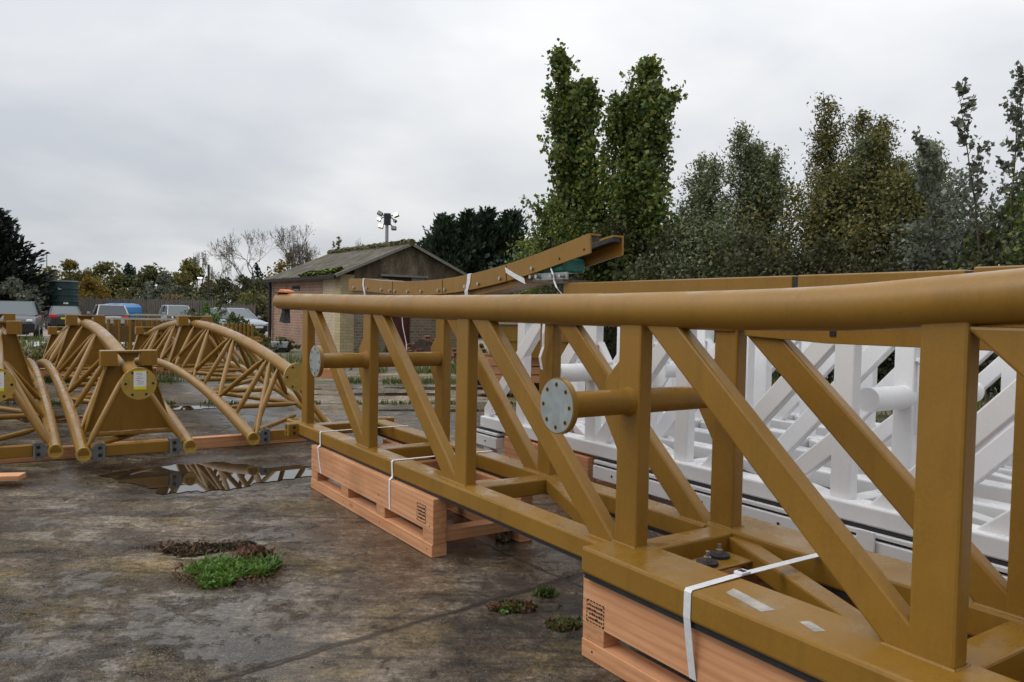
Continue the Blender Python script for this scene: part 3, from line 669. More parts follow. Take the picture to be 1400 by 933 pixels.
timber('long orange timber under the front ends of the gold trusses', (-5.9, 7.14), (-2.05, 9.62), .12, .125)
timber('orange timber under the far ends of the left trusses', (-11.5, 15.9), (-7.9, 17.3), .2, .2)
timber('orange timber under the far end of the right truss', (-8.6, 17.8), (-6.6, 18.6), .2, .2)
timber('short orange timber offcut at the left edge', (-5.1, 6.62), (-4.28, 6.80), .16, .045, .045)
timber('lower orange timber offcut poking out under the first at the left edge', (-5.0, 6.50), (-4.42, 6.62), .14, .044)
timber('orange timber lying behind the first post of the gold frame', (-4.75, 17.9), (-4.1, 18.02), .2, .2)

# ------------------------------------------------------------------ brick shed
def brick_mat(name, a, b, mortar, scale=1.0, stain=.4, axis='x'):
    t = NT(name); c = t.tc.outputs['Object']; s_ = t.sep(c)
    cm = t.n.new('ShaderNodeCombineXYZ'); t.l(s_[0 if axis == 'x' else 1], cm.inputs[0]); t.l(s_[2], cm.inputs[1])
    br = t.n.new('ShaderNodeTexBrick'); t.l(cm.outputs[0], br.inputs['Vector']); br.inputs['Scale'].default_value = 1
    br.inputs['Brick Width'].default_value = .225*scale; br.inputs['Row Height'].default_value = .105*scale; br.inputs['Mortar Size'].default_value = .012; br.inputs['Bias'].default_value = 0
    for k, v in (('Color1', a), ('Color2', b), ('Mortar', mortar)): br.inputs[k].default_value = (*v, 1)
    col = t.mix(t.ramp(t.noise(1.2, 7, .7), [(.42, 0.), (.72, stain)]), br.outputs['Color'], (.03, .026, .02))
    col = t.mix(t.ramp(t.noise(5, 5), [(.5, 0.), (.8, .35)]), col, mortar)
    t.set(Base_Color=col, Roughness=.85, Normal=t.bump(br.outputs['Fac'], -.4, .02)); return t.m
REDB = brick_mat('red_brick', (.29, .145, .095), (.38, .205, .135), (.40, .33, .26), 1, .35, 'y')
YELB = brick_mat('pale_brick', (.62, .50, .34), (.52, .42, .28), (.45, .38, .28), 1, .22, 'y')
GREYB = brick_mat('sooty_brick', (.16, .12, .085), (.25, .20, .145), (.33, .29, .23), 1, .4)
YELBX = brick_mat('pale_brick_return', (.55, .44, .24), (.45, .36, .2), (.36, .31, .21), 1, .3)
def render_mat():
    t = NT('stained_render'); n = t.noise(1.1, 7, .65, t.mapping((1.6, 1.6, .5)), .4); f_ = t.noise(14, 5)
    col = t.ramp(n, [(.36, (.085, .060, .040)), (.5, (.19, .15, .105)), (.64, (.32, .27, .20))])
    col = t.mix(t.ramp(f_, [(.4, .5), (.65, 0.)]), col, (.06, .048, .035))
    t.set(Base_Color=col, Roughness=.9, Normal=t.bump(f_, .4, .02)); return t.m
def roof_mat():
    t = NT('asbestos_roof'); n = t.noise(1.5, 7, .7); cr_ = t.n.new('ShaderNodeTexWave'); t.l(t.tc.outputs['Object'], cr_.inputs[0]); cr_.bands_direction = 'Y'; cr_.inputs['Scale'].default_value = 1.25; cr_.inputs['Distortion'].default_value = .4; cr_.inputs['Detail'].default_value = 2
    col = t.ramp(n, [(.36, (.13, .105, .075)), (.5, (.27, .235, .185)), (.64, (.48, .44, .38))])
    col = t.mix(t.math('MULTIPLY', cr_.outputs['Fac'], .8), col, (.055, .046, .034))
    col = t.mix(t.ramp(t.noise(2.3, 6, .7), [(.52, 0.), (.66, .8)]), col, (.07, .075, .02))
    t.set(Base_Color=col, Roughness=.9, Normal=t.bump(cr_.outputs['Fac'], .6, .05)); return t.m
def moss_mat(name, a, b):
    t = NT(name); t.set(Base_Color=t.ramp(t.noise(9, 6, .7), [(.3, a), (.7, b)]), Roughness=.95, Normal=t.bump(t.noise(25, 4), .8, .03)); return t.m
MOSS = moss_mat('moss', (.06, .085, .014), (.19, .25, .035)); DMOSS = moss_mat('dull_moss', (.05, .045, .015), (.13, .12, .035))
c0 = Vector((-5.96, 27.0, 0)); far = Vector((-10.13, 32.8, 0)); ang = math.atan2((far-c0).y, (far-c0).x)-math.pi/2
SL, SW, EV, RG = (far-c0).length, 5.25, 2.84, 4.0
sh = thing('brick_shed', 'small derelict brick shed with mossy corrugated roof', 'shed', c0, ang)
# local: y along the long wall (away), x along the gable
MB().box(0, .22, 1.55, SL, 0, EV-.05).build('long_wall', REDB, sh)
MB().box(-.012, .215, .45, 1.55, 0, EV-.05).build('pale_panel', YELB, sh)
MB().box(-.012, .50, -.01, .45, 0, EV-.06).build('corner_pier', YELBX, sh)
MB().prism([(-.2, EV-.059), (.499, EV-.059), (.499, EV+.14), (-.2, EV-.03)], 1, .03, .3).build('eaves_gap_shade', INK, sh)  # black filler painted in for the shade of the gap under the roof corner
MB().box(SW-.22, SW, .02, SL, 0, EV-.05).build('far_wall', REDB, sh)
MB().box(0.22, SW-.22, SL-.22, SL-.01, 0, EV).build('end_wall', REDB, sh)
gw = MB(); gw.box(.50, 1.75, 0, .2, 0, 2.15); gw.box(2.75, SW, 0, .2, 0, 2.15); gw.box(1.75, 2.75, 0, .2, 2.08, 2.15)
gw.build('gable_brickwork', GREYB, sh)
gp_ = MB().prism([(.50, 2.15), (SW, 2.15), (SW, EV), (SW/2, RG-.06), (.50, EV+.13)], 1, .012, .21); gp_.build('gable_render', render_mat(), sh)
MB().box(1.76, 2.74, .09, .13, .02, 2.07).build('door', plain('maroon_door', (.085, .022, .02), .55, 0, .2, 5), sh)
dr = sh.children[-1]
sg = MB().add([(2.02, .0885, 1.66), (2.42, .0885, 1.66), (2.42, .0885, 1.85), (2.02, .0885, 1.85)], [(0, 1, 2, 3)]).build('sign', LABEL, dr)
ik = MB()
for k in range(9): x = 2.06+k*.036; ik.add([(x, .088, 1.73), (x+.02, .088, 1.73), (x+.02, .088, 1.785), (x, .088, 1.785)], [(0, 1, 2, 3)])
ik.build('sign_writing', plain('grey_print2', (.3, .3, .33), .6), dr)
q = MB(); q.box(1.77, 2.73, .084, .09, .68, .72); q.build('door_rail', plain('maroon_rail', (.05, .015, .013), .5), dr)
MB().box(1.5, 3.4, -.06, .01, 2.78, 2.86).build('lintel', plain('pale_concrete', (.27, .25, .21), .9), sh)
wnd = MB().box(1.6, 2.75, .0, .011, 2.52, 2.78).build('window_opening', INK, sh)
MB().box(2.76, 3.3, -.01, .011, 2.52, 2.78).build('window_board', plain('grey_board', (.17, .18, .20), .7), sh)
MB().box(-.006, 0.0, 3.9, 4.75, 2.25, 2.44).build('vent', INK, sh)
vt = sh.children[-1]; MB().box(-.012, -.007, 4.0, 4.65, 2.27, 2.31).build('vent_slat', GALV, vt)
for sx in (0, 1):
    x0, x1 = (-.28, SW/2) if not sx else (SW+.28, SW/2); n = 60; vs = []; fs = []
    for i in range(n+1):
        y = -.22+(SL+.4)*i/n
        for (x, z) in ((x0, EV-.10), (x1, RG)):
            vs.append((x, y, z+.02*math.sin(i*math.pi)+.035*(i % 2)))
    for i in range(n): fs.append((2*i, 2*i+1, 2*i+3, 2*i+2))
    o = MB().add(vs, fs).build('roof', roof_mat() if not sx else sh.children[-1].data.materials[0], sh); so2 = o.modifiers.new('t', 'SOLIDIFY'); so2.thickness = .04
MB().tube([(SW/2, -.26, RG+.04), (SW/2, SL*.5, RG+.03), (SW/2, SL+.2, RG+.04)], .13, 14).build('ridge_cap', DMOSS, sh, smooth=True)
for pts in ([(-.28, -.235, EV-.12), (SW/2, -.235, RG-.02)], [(SW+.28, -.235, EV-.12), (SW/2, -.235, RG-.02)]):
    MB().beam(pts[0], pts[1], .05, .10).build('barge_board', plain('grey_barge', (.26, .24, .21), .8) if 'grey_barge' not in bpy.data.materials else bpy.data.materials['grey_barge'], sh)
MB().beam((-.30, -.2, EV-.17), (-.30, SL+.15, EV-.17), .10, .11).build('gutter', INK, sh)
MB().tube([(-.12, SL-.12, EV-.2), (-.12, SL-.12, 0)], .07, 12).build('downpipe', BLACK, sh, smooth=True)
mv = []
for i in range(1100):
    y = RNG.uniform(.1, 3.2); x = -.30+RNG.uniform(0, .55)**1.2*(1.0 if y < 1.6 else .6); z = EV-.05+(x+.28)*.385+RNG.uniform(0, .09)*(1 if y < 2.8 else .5)
    s_ = RNG.uniform(.03, .09); a = RNG.uniform(0, 6.28); d1 = np.array([math.cos(a), math.sin(a), .3])*s_; d2 = np.array([-math.sin(a), math.cos(a), RNG.uniform(-.2, .4)])*s_
    p = np.array([x, y, z]); mv.append([p-d1, p-d2, p+d1, p+d2])
quads_obj('roof_moss', np.array(mv), MOSS, sh)['kind'] = 'stuff'
mv = []
for i in range(700):
    y = RNG.uniform(-.2, SL); x = SW/2+RNG.normal(0, .13); z = RG+.12-abs(x-SW/2)*.5+RNG.uniform(-.02, .07)
    s_ = RNG.uniform(.02, .07); a = RNG.uniform(0, 6.28); d1 = np.array([math.cos(a), math.sin(a), .2])*s_; d2 = np.array([-math.sin(a), math.cos(a), RNG.uniform(-.5, .9)])*s_
    p = np.array([x, y, z]); mv.append([p-d1, p-d2, p+d1, p+d2])
quads_obj('ridge_moss', np.array(mv), DMOSS, sh)['kind'] = 'stuff'
#@@PART2
# ------------------------------------------------------------------ foliage tools
def leaf_mat(name, cols, trans=.36, rough=.55):
    t = NT(name); r = t.rnd(); big = t.noise(.9, 4)
    f_ = t.math('ADD', t.math('MULTIPLY', r, .6), t.math('MULTIPLY', big, .4))
    n = len(cols); col = t.ramp(f_, [(.18+.62*i/(n-1), c) for i, c in enumerate(cols)])
    t.set(Base_Color=col, Roughness=rough)
    tr_ = t.n.new('ShaderNodeBsdfTranslucent'); t.l(col, tr_.inputs[0]); mx_ = t.n.new('ShaderNodeMixShader'); mx_.inputs[0].default_value = trans
    t.l(t.b.outputs[0], mx_.inputs[1]); t.l(tr_.outputs[0], mx_.inputs[2]); t.l(mx_.outputs[0], t.out.inputs[0]); return t.m
BARK = plain('bark', (.075, .06, .045), .9, 0, .3, 6); PALEBARK = plain('grey_bark', (.20, .18, .165), .9, 0, .3, 6)
L_POP = leaf_mat('poplar_leaf', [(0.04, 0.07, 0.0187), (0.085, 0.135, 0.03), (0.1562, 0.225, 0.045), (0.2875, 0.275, 0.05)])
L_WIL = leaf_mat('willow_leaf', [(0.0546, 0.0754, 0.0338), (0.1144, 0.1495, 0.0585), (0.2015, 0.2405, 0.1105), (0.338, 0.364, 0.221)])
L_OLV = leaf_mat('olive_leaf', [(0.0546, 0.0598, 0.0208), (0.117, 0.1235, 0.0351), (0.1885, 0.1755, 0.0468), (0.273, 0.221, 0.052)])
L_CON = leaf_mat('conifer_leaf', [(0.0135, 0.0285, 0.0165), (0.027, 0.0525, 0.027), (0.051, 0.087, 0.042)], .08)
L_CON2 = leaf_mat('blue_conifer_leaf', [(.005, .010, .008), (.010, .020, .014), (.018, .030, .02)], .08)
L_AUT = leaf_mat('autumn_leaf', [(0.075, 0.075, 0.0175), (0.1562, 0.1438, 0.0275), (0.25, 0.2063, 0.0375)])
L_YEL = leaf_mat('yellow_leaf', [(.12, .085, .012), (.22, .15, .018), (.30, .20, .025)])
L_GRN = leaf_mat('bush_leaf', [(0.05, 0.0575, 0.0225), (0.1063, 0.1125, 0.0375), (0.175, 0.1625, 0.0525)])
L_DRK = leaf_mat('dark_bush_leaf', [(0.0319, 0.0377, 0.0159), (0.0667, 0.0725, 0.029), (0.1232, 0.1189, 0.0435)])
L_GREY = leaf_mat('grey_leaf', [(0.0715, 0.0845, 0.0585), (0.143, 0.1625, 0.1144), (0.247, 0.2665, 0.2015)])
L_LIME = leaf_mat('weed_leaf', [(.045, .095, .014), (.10, .20, .028), (.18, .30, .045)])
L_RED = leaf_mat('dead_leaf', [(.06, .03, .015), (.14, .06, .03), (.22, .11, .06)])
L_GRASS = leaf_mat('grass_blade', [(.05, .085, .015), (.09, .13, .025), (.17, .17, .05)])
L_STRAW = leaf_mat('straw', [(.20, .15, .07), (.32, .25, .13), (.42, .34, .20)])
def unit(n):
    v = RNG.normal(size=(n, 3)); return v/np.linalg.norm(v, axis=1)[:, None]
def leaves_at(P, size, aspect=1.6, drop=None, flat=0.0, jitter=.35):
    """diamond leaves at points P; drop: preferred long-axis direction"""
    n = len(P); a = unit(n)
    if drop is not None: a = a*.7+np.asarray(drop); a /= np.linalg.norm(a, axis=1)[:, None]
    b = unit(n); b -= a*(a*b).sum(1)[:, None]; b /= np.linalg.norm(b, axis=1)[:, None]+1e-9
    s = (size*(1+jitter*RNG.uniform(-1, 1, n)))[:, None]
    c = np.cross(a, b)*s*.12
    return np.stack([P-a*s*.5, P+b*s*.5/aspect+c, P+a*s*.5, P-b*s*.5/aspect+c], 1)
def tubes_mesh(name, segs, m, parent, seg=5):
    mb_ = MB()
    for pts, rs in segs: mb_.tube(pts, rs, seg, cap=False)
    return mb_.build(name, m, parent, smooth=True)
def branch_tree(label, base, height, lean=(0, 0), trunk_r=.12, nb=40, f0=.15, blen=lambda f: 1.5*(1-f)+.3, tilt=30, sub=4, lpb=40, leaf=.11, spread=.12,
                m=None, bark=None, name='tree', group=None, drop=None, aspect=1.5, leaders=1, cat='tree', rng=None, tip=.0):
    rg = random.Random(rng if rng is not None else int(base[0]*100)); b = Vector(base)
    t = thing(name, label, cat, b, 0, group); segs = []; LP = []
    for ld in range(leaders):
        off = Vector((rg.uniform(-.3, .3), rg.uniform(-.3, .3), 0))*(leaders > 1); hh = height*(1 if ld == 0 else rg.uniform(.82, .97))
        ctrl = [Vector((0, 0, 0))]
        for k in range(1, 9):
            f = k/8; ctrl.append(Vector((lean[0]*f*f+off.x*f*3+rg.uniform(-.05, .05)*height*.06, lean[1]*f*f+off.y*f*3+rg.uniform(-.05, .05)*height*.06, hh*f)))
        segs.append((ctrl, [trunk_r*(1-.93*k/8) for k in range(9)]))
        def tp_(f):
            x = f*8; i = min(7, int(x)); return ctrl[i].lerp(ctrl[i+1], x-i)
        for i in range(nb//leaders):
            f = f0+(1-f0)*((i+rg.random())/(nb//leaders)); p = tp_(f); L = blen(f)*rg.uniform(.65, 1.15); az = rg.uniform(0, 6.283); ti = R(tilt*rg.uniform(.6, 1.35))
            d = Vector((math.sin(ti)*math.cos(az), math.sin(ti)*math.sin(az), math.cos(ti))); pts = [p]
            for k in range(4):
                pts.append(pts[-1]+d*L/4); d = (d+Vector((rg.uniform(-.2, .2), rg.uniform(-.2, .2), rg.uniform(-.05, .25)))).normalized()
            r0 = trunk_r*(1-.9*f)*.4; segs.append((pts, [max(.006, r0*(1-.85*k/4)) for k in range(5)]))
            for k in range(sub):
                g = rg.uniform(.2, .95); q = pts[0].lerp(pts[-1], g); d2 = (d+Vector((rg.uniform(-1, 1), rg.uniform(-1, 1), rg.uniform(-.3, .8)))*.8).normalized(); L2 = L*.4*rg.uniform(.5, 1.1)
                e = q+d2*L2; segs.append(([q, q.lerp(e, .5)+Vector((0, 0, .02)), e], [max(.005, r0*.4), max(.004, r0*.25), .003]))
                for j in range(lpb//(sub+1)): LP.append(q.lerp(e, rg.uniform(.1, 1.05)))
            for j in range(lpb//(sub+1)):
                u_ = rg.uniform(.15, 1.03)*4; ii = min(3, int(u_)); LP.append(pts[ii].lerp(pts[ii+1], u_-ii))
    P = np.array([tuple(p) for p in LP]); P = P+RNG.normal(size=P.shape)*spread
    tubes_mesh('trunk', segs, bark or BARK, t, 5)
    quads_obj('crown', leaves_at(P, leaf, aspect, drop), m, t)
    return t
def bush(label, px, top, hw, Y, m, n=2500, leaf=.22, name='tree', cat='tree', group=None, base=0., clump=None, trunk=True, shape=.75, dropz=None):
    z1 = zat(px, top, Y); x = xat(px, Y); rw = hw*Y/F*(1.38 if trunk else 1.1); h = z1-base
    t = thing(name, label, cat, (x, Y, base), 0, group); rg = random.Random(int(px*7+top))
    C = []; nc = clump or 26
    for k in range(nc):
        u_ = unit(1)[0]; r = rg.uniform(.35, 1)**.5; zz_ = h*.5+u_[2]*r*h*.46
        wz = (1-abs((zz_/h-.38)/.68)**2.2); C.append((u_[0]*r*rw*max(.18, wz), u_[1]*r*rw*max(.18, wz), zz_, rg.uniform(.2, .38)*rw))
    for k in range(nc//3): C.append((rg.uniform(-.75, .75)*rw, rg.uniform(-.5, .5)*rw, rg.uniform(.04, .3)*h, rg.uniform(.25, .4)*rw))
    C.append((rg.uniform(-.1, .1)*rw, 0, h*.93, .16*rw)); C.append((0, 0, h*.85, .22*rw))
    C = np.array(C); idx = RNG.integers(0, len(C), n); d = unit(n)*(RNG.uniform(0, 1, n)**.45)[:, None]
    P = C[idx, :3]+d*C[idx, 3][:, None]*np.array([1, 1, .9*max(.6, h/(2*rw))]); P[:, 2] = np.maximum(P[:, 2], .03)
    if trunk:
        segs = [([Vector((0, 0, 0)), Vector((.02*h, 0, h*.35)), Vector((0, .01, h*.75))], [.03*h**.8, .02*h**.8, .008*h**.8])]
        for k in range(min(14, nc)): segs.append(([Vector((0, 0, h*rg.uniform(.12, .5))), Vector(C[k, :3])*.55+Vector((0, 0, h*.12)), Vector(C[k, :3])], [.012*h**.8, .008*h**.8, .004*h**.8]))
        tubes_mesh('trunk', segs, BARK, t, 5)
    quads_obj('crown' if trunk else 'foliage', leaves_at(P, leaf, 1.5, dropz), m, t); return t
def conifer(label, px, top, hw, Y, m, n=34, leaf=.3, group=None, plume=.35, droop=-.1, per=60, name='conifer_tree', pw=.85):
    z1 = zat(px, top, Y); x = xat(px, Y); rw = hw*Y/F*1.45; t = thing(name, label, 'tree', (x, Y, 0), 0, group); rg = random.Random(int(px))
    segs = [([Vector((0, 0, 0)), Vector((0, 0, z1*.5)), Vector((0, 0, z1*.98))], [.022*z1, .014*z1, .003*z1])]; P = []; D = []
    for i in range(n):
        f = .04+.93*(i/n)
        for k in range(7):
            az = rg.uniform(0, 6.283); L = rw*((1-f)**pw)*rg.uniform(.65, 1.15)+.1; d = Vector((math.cos(az), math.sin(az), plume*rg.uniform(.5, 1.5))); a = Vector((0, 0, z1*f*.97)); pts = [a+d*L*u_+Vector((0, 0, droop*L*u_*u_)) for u_ in (0, .35, .7, 1)]
            segs.append((pts, [.012*z1*(1-f)*.5+.01, .008, .006, .004]))
            kk = int(per*(.25+.75*(1-f)))
            for j in range(kk):
                u_ = rg.random()**.7*3; ii = min(2, int(u_)); q = pts[ii].lerp(pts[ii+1], u_-ii); P.append((q.x, q.y, q.z)); D.append((d.x*.8, d.y*.8, .35+plume*.5))
    P = np.array(P)+RNG.normal(size=(len(P), 3))*np.array([.05, .05, .045])*rw
    tubes_mesh('trunk', segs, BARK, t, 4); quads_obj('crown', leaves_at(P, leaf, 2.6, np.array(D)*1.6), m, t); return t
def bare_tree(label, px, top, hw, Y, group=None, seed=1, lf=0, lm=None, depth=6):
    z1 = zat(px, top, Y); x = xat(px, Y); rw = hw*Y/F; t = thing('bare_tree', label, 'tree', (x, Y, 0), 0, group); rg = random.Random(seed); segs = []; tips = []
    def grow(p, d, L, r, k):
        pts = [p]; 
        for j in range(3):
            d = (d+Vector((rg.uniform(-.22, .22), rg.uniform(-.22, .22), rg.uniform(-.06, .2)))).normalized(); pts.append(pts[-1]+d*L/3)
        segs.append((pts, [r, r*.9, r*.78, r*.66])); tips.append(pts[-1])
        if k == 0: return
        for j in range(rg.choice((2, 3, 3)) if k > 1 else 3):
            az = rg.uniform(0, 6.283); sp = rg.uniform(.3, .75); q = pts[rg.choice((2, 3, 3))]; e1 = d.orthogonal().normalized(); e2 = d.cross(e1)
            grow(q, (d+(e1*math.cos(az)+e2*math.sin(az))*sp).normalized(), L*rg.uniform(.62, .86), r*.6, k-1)
    grow(Vector((0, 0, 0)), Vector((0, 0, 1)), z1*.25, .022*z1, depth)
    mz = max(p.z for p in tips); mxr = sorted(math.hypot(p.x, p.y) for p in tips)[int(len(tips)*.96)]
    kz, kx = z1/mz, rw/mxr
    segs = [([Vector((p.x*kx, p.y*kx, p.z*kz)) for p in pts], [max(.010, r*.75) for r in rs]) for pts, rs in segs]
    tubes_mesh('trunk', segs, PALEBARK, t, 3)
    if lf:
        P = np.array([(p.x*kx, p.y*kx, p.z*kz) for p in rg.choices(tips, k=lf)])+RNG.normal(size=(lf, 3))*.18
        quads_obj('crown', leaves_at(P, .17, 1.5), L_OLV, t)
    return t

# ------------------------------------------------------------------ trees on the right, behind the white frames
def px_tree(px, top, Y, **k):
    x = xat(px, Y); return dict(base=(x, Y, 0), height=zat(px, top, Y), **k)
BIG = 'tall trees on the right behind the frames'
branch_tree('tall dark green poplar, left of the two tallest, behind the raised girder', **px_tree(784, 84, 26), lean=(-.25, 0), leaders=3, trunk_r=.16, nb=150, f0=.07, blen=lambda f: 2.5*(1-f)**.5+.2, tilt=26, sub=6, lpb=125, leaf=.15, spread=.11, m=L_POP, name='poplar_tree', group=BIG, aspect=1.2, rng=3)
branch_tree('tall green poplar, right of the two tallest, with flat broad top', **px_tree(868, 90, 25.4), lean=(.1, 0), leaders=3, trunk_r=.17, nb=170, f0=.06, blen=lambda f: 2.6*(1-f)**.5+.22, tilt=27, sub=6, lpb=125, leaf=.145, spread=.11, m=L_POP, name='poplar_tree', group=BIG, aspect=1.2, rng=5)
bush('dense leafy undergrowth at the foot of the two poplars', 800, 245, 70, 27, L_POP, 5200, .16, 'tree', group=BIG, clump=40)
bush('green leafy tree filling the gap between the two poplars', 833, 122, 38, 25.2, L_POP, 8500, .145, 'tree', group=BIG, clump=34)
bush('rounded green lower tree right of the tallest poplar', 905, 225, 50, 24.6, L_POP, 4200, .15, 'tree', group=BIG, clump=36)
for lab, px, top, Y, wd, rs, mm in (('thin wispy willow just right of the poplars', 958, 222, 24, 1.15, 11, L_WIL), ('pale pointed willow right of the poplars', 1012, 176, 23, 1.2, 12, L_WIL), ('lower pale willow beside the pointed willow', 1055, 205, 23.5, 1.1, 13, L_WIL),
        ('tall olive willow with a sharp dark tip', 1160, 140, 22, 1.35, 14, L_OLV), ('bushy willow left of the sharp tipped willow', 1118, 205, 22.6, 1.2, 15, L_WIL), ('yellowish willow right of the sharp tipped willow', 1205, 172, 22.4, 1.2, 16, L_OLV), ('sparse willow between the olive willow and the sapling', 1275, 200, 21, 1.2, 17, L_WIL)):
    branch_tree(lab, **px_tree(px, top, Y), leaders=3, trunk_r=.085, nb=138, f0=.06, blen=lambda f, w=wd: 2.1*w*(1-f)**.85+.16, tilt=35, sub=7, lpb=104, leaf=.115, spread=.13, m=mm, name='willow_tree', group=BIG, aspect=2.6, drop=(0, 0, -.25), rng=rs)
for lab, px, top, Y, ln, nb, rs in (('young poplar with big separate leaves at the right edge', 1378, 98, 17, (.0, 0), 34, 21), ('leaning young poplar branch reaching left near the right edge', 1345, 122, 16.6, (-.75, 0), 26, 22), ('short big leaved poplar left of the edge sapling', 1290, 190, 17.5, (-.7, 0), 30, 23), ('big leaved poplar sapling cut by the right edge', 1412, 170, 16, (0, 0), 40, 24)):
    branch_tree(lab, **px_tree(px, top, Y), lean=ln, trunk_r=.045, nb=nb, f0=.2, blen=lambda f: 1.5*(1-f)**.8+.12, tilt=38, sub=4, lpb=26, leaf=.125, spread=.05, m=L_GREY if rs != 24 else L_POP, name='young_poplar_tree', group=BIG, aspect=1.35, rng=rs, drop=(-.2, 0, -.3))
for i, (px, top, hw, Y, mm, lab) in enumerate([(985, 300, 60, 22.4, L_WIL, 'grey green thicket under the wispy willow'), (1075, 275, 70, 21.6, L_OLV, 'olive thicket between the pointed willows'), (1150, 245, 70, 21.2, L_OLV, 'olive yellow thicket under the sharp tipped willow'),
        (1225, 262, 62, 20.6, L_OLV, 'brownish thicket right of the sharp tipped willow'), (1300, 255, 62, 18.6, L_GREY, 'blue grey thicket under the young poplars'), (1375, 275, 60, 17.6, L_POP, 'dark thicket at the right edge'), (1450, 250, 70, 18, L_POP, 'thicket just past the right edge'), (760, 300, 40, 25.4, L_YEL if 0 else L_POP, 'low green thicket left of the poplars'),
        (840, 320, 60, 24.2, L_DRK, 'dark thicket below the poplars'), (930, 335, 60, 23, L_DRK, 'dark thicket behind the rail'), (1020, 340, 60, 20.6, L_DRK, 'dark low thicket behind the white frames'), (1120, 345, 65, 19.8, L_DRK, 'dark low thicket behind the white cross pipe'), (1240, 345, 60, 19, L_DRK, 'dark low thicket right of the white cross pipe'), (1340, 340, 60, 16.8, L_DRK, 'dark low thicket at the right end of the frames')]):
    bush(lab, px, top-28, hw*1.25, Y, mm, 8600, .105, 'thicket', 'shrub', 'thickets on the right behind the frames', clump=48)
# ------------------------------------------------------------------ trees behind the shed
for lab, px, top, hw, sd_ in (('dark conifer, leftmost of the row behind the shed', 607, 287, 42, 1), ('dark conifer second from the left behind the shed', 637, 283, 40, 2), ('tallest dark conifer behind the shed', 664, 279, 40, 3), ('dark conifer nearest the poplars', 698, 281, 46, 4), ('shorter dark conifer between the others behind the shed', 682, 296, 40, 5), ('low dark conifer beside the shed gable', 590, 318, 34, 6)):
    conifer(lab, px, top, hw, 45+sd_*.7, L_CON, 34, .34, 'dark conifers behind the shed', .8, .1, 56, pw=.85)
bush('dark evergreen mass at the foot of the conifers', 655, 320, 82, 49, L_CON, 5200, .34, 'evergreen_hedge', 'hedge', clump=46)
bush('small reddish bush between conifers and poplar', 728, 318, 12, 40, L_RED, 700, .16, 'shrub', 'shrub')
bush('bright green young tree in front of the conifers', 742, 322, 20, 30, L_GRN, 1300, .15, group=BIG)
bush('small conical evergreen peeping over the shed roof', 461, 322, 13, 58, L_OLV, 1100, .24, 'tree')
for lab, px, top, hw, sd_ in (('bare grey tree left of the floodlight mast', 500, 324, 24, 31), ('faint bare tree right of the floodlight mast', 592, 328, 13, 32), ('bare tree behind the shed ridge', 535, 340, 14, 33)):
    bare_tree(lab, px, top, hw, 82, 'bare trees behind the shed', sd_, 0, None, 5)
# ------------------------------------------------------------------ trees along the left skyline
FAR = 'trees beyond the car park fence'
conifer('large dark conifer cut by the left edge', -8, 276, 58, 52, L_CON2, 34, .5, FAR, .25, .1, 46, pw=.8)
for lab, px, top, hw, Y, mm, n, lf in (
        ('grey green shrub below the conifer at the left edge', 14, 381, 26, 50, L_GREY, 1800, .22), ('low green tree right of the left conifer', 48, 382, 26, 66, L_GRN, 1900, .26), ('olive tree behind the green tank', 96, 357, 34, 70, L_AUT, 3000, .27), ('golden bush right of the green tank', 121, 380, 17, 62, L_YEL, 1200, .22),
        ('rounded green tree right of the tank', 143, 359, 26, 72, L_OLV, 2600, .27), ('dark scraggy pine in the left skyline', 176, 362, 18, 74, L_CON, 1700, .28), ('grey green tree in the middle of the fence line', 206, 366, 27, 68, L_GRN, 2400, .26), ('light willow behind the pampas grass', 222, 372, 22, 66, L_GREY, 1500, .24),
        ('pointed orange green tree left of the lamp pole', 257, 357, 22, 70, L_AUT, 2200, .26), ('low orange bush left of the pointed tree', 240, 378, 16, 72, L_AUT, 1100, .25), ('dark rounded bush behind the pampas grass', 252, 395, 30, 62, L_DRK, 2200, .22), ('bright green bush near the lamp pole', 262, 402, 16, 58, L_GRN, 1100, .2),
        ('dark bush beneath the bare trees', 305, 385, 26, 68, L_DRK, 2100, .25), ('green bush beneath the big bare tree', 335, 378, 24, 70, L_DRK, 2000, .25), ('brown bush left of the shed', 362, 388, 26, 64, L_DRK, 2100, .24), ('small dark evergreen among the bare trees', 352, 361, 10, 76, L_CON, 900, .25),
        ('yellow leaved tree behind the left end of the shed', 396, 346, 20, 78, L_YEL, 1700, .26), ('dark shrub behind the yellow tree', 420, 347, 14, 80, L_DRK, 1100, .26), ('leafy hedge end left of the shed', 352, 408, 24, 58, L_GRN, 1800, .2), ('brown hedge at the end of the fence', 325, 400, 28, 63, L_DRK, 2000, .22), ('reddish brown bush behind the fence end', 345, 397, 16, 60, L_OLV, 1200, .2)):
    bush(lab, px, top-2, hw*1.12, Y, mm, int(n*1.9), lf*1.12, 'tree', 'tree', FAR, clump=36)
for lab, px, top, hw, sd_, lf in (('large bare tree, tallest left of the shed', 392, 304, 50, 41, 160), ('broad bare tree left of the tallest bare tree', 346, 309, 54, 42, 120), ('spreading thin bare tree right of the lamp pole', 312, 346, 34, 43, 60), ('wispy bare tree above the lamp pole', 277, 342, 20, 44, 200), ('bare tree with sparse leaves next to the shed roof', 415, 322, 22, 45, 110)):
    bare_tree(lab, px, top, hw, 78, 'bare trees left of the shed', sd_, lf, L_DRK, 7 if sd_ < 43 else 6)

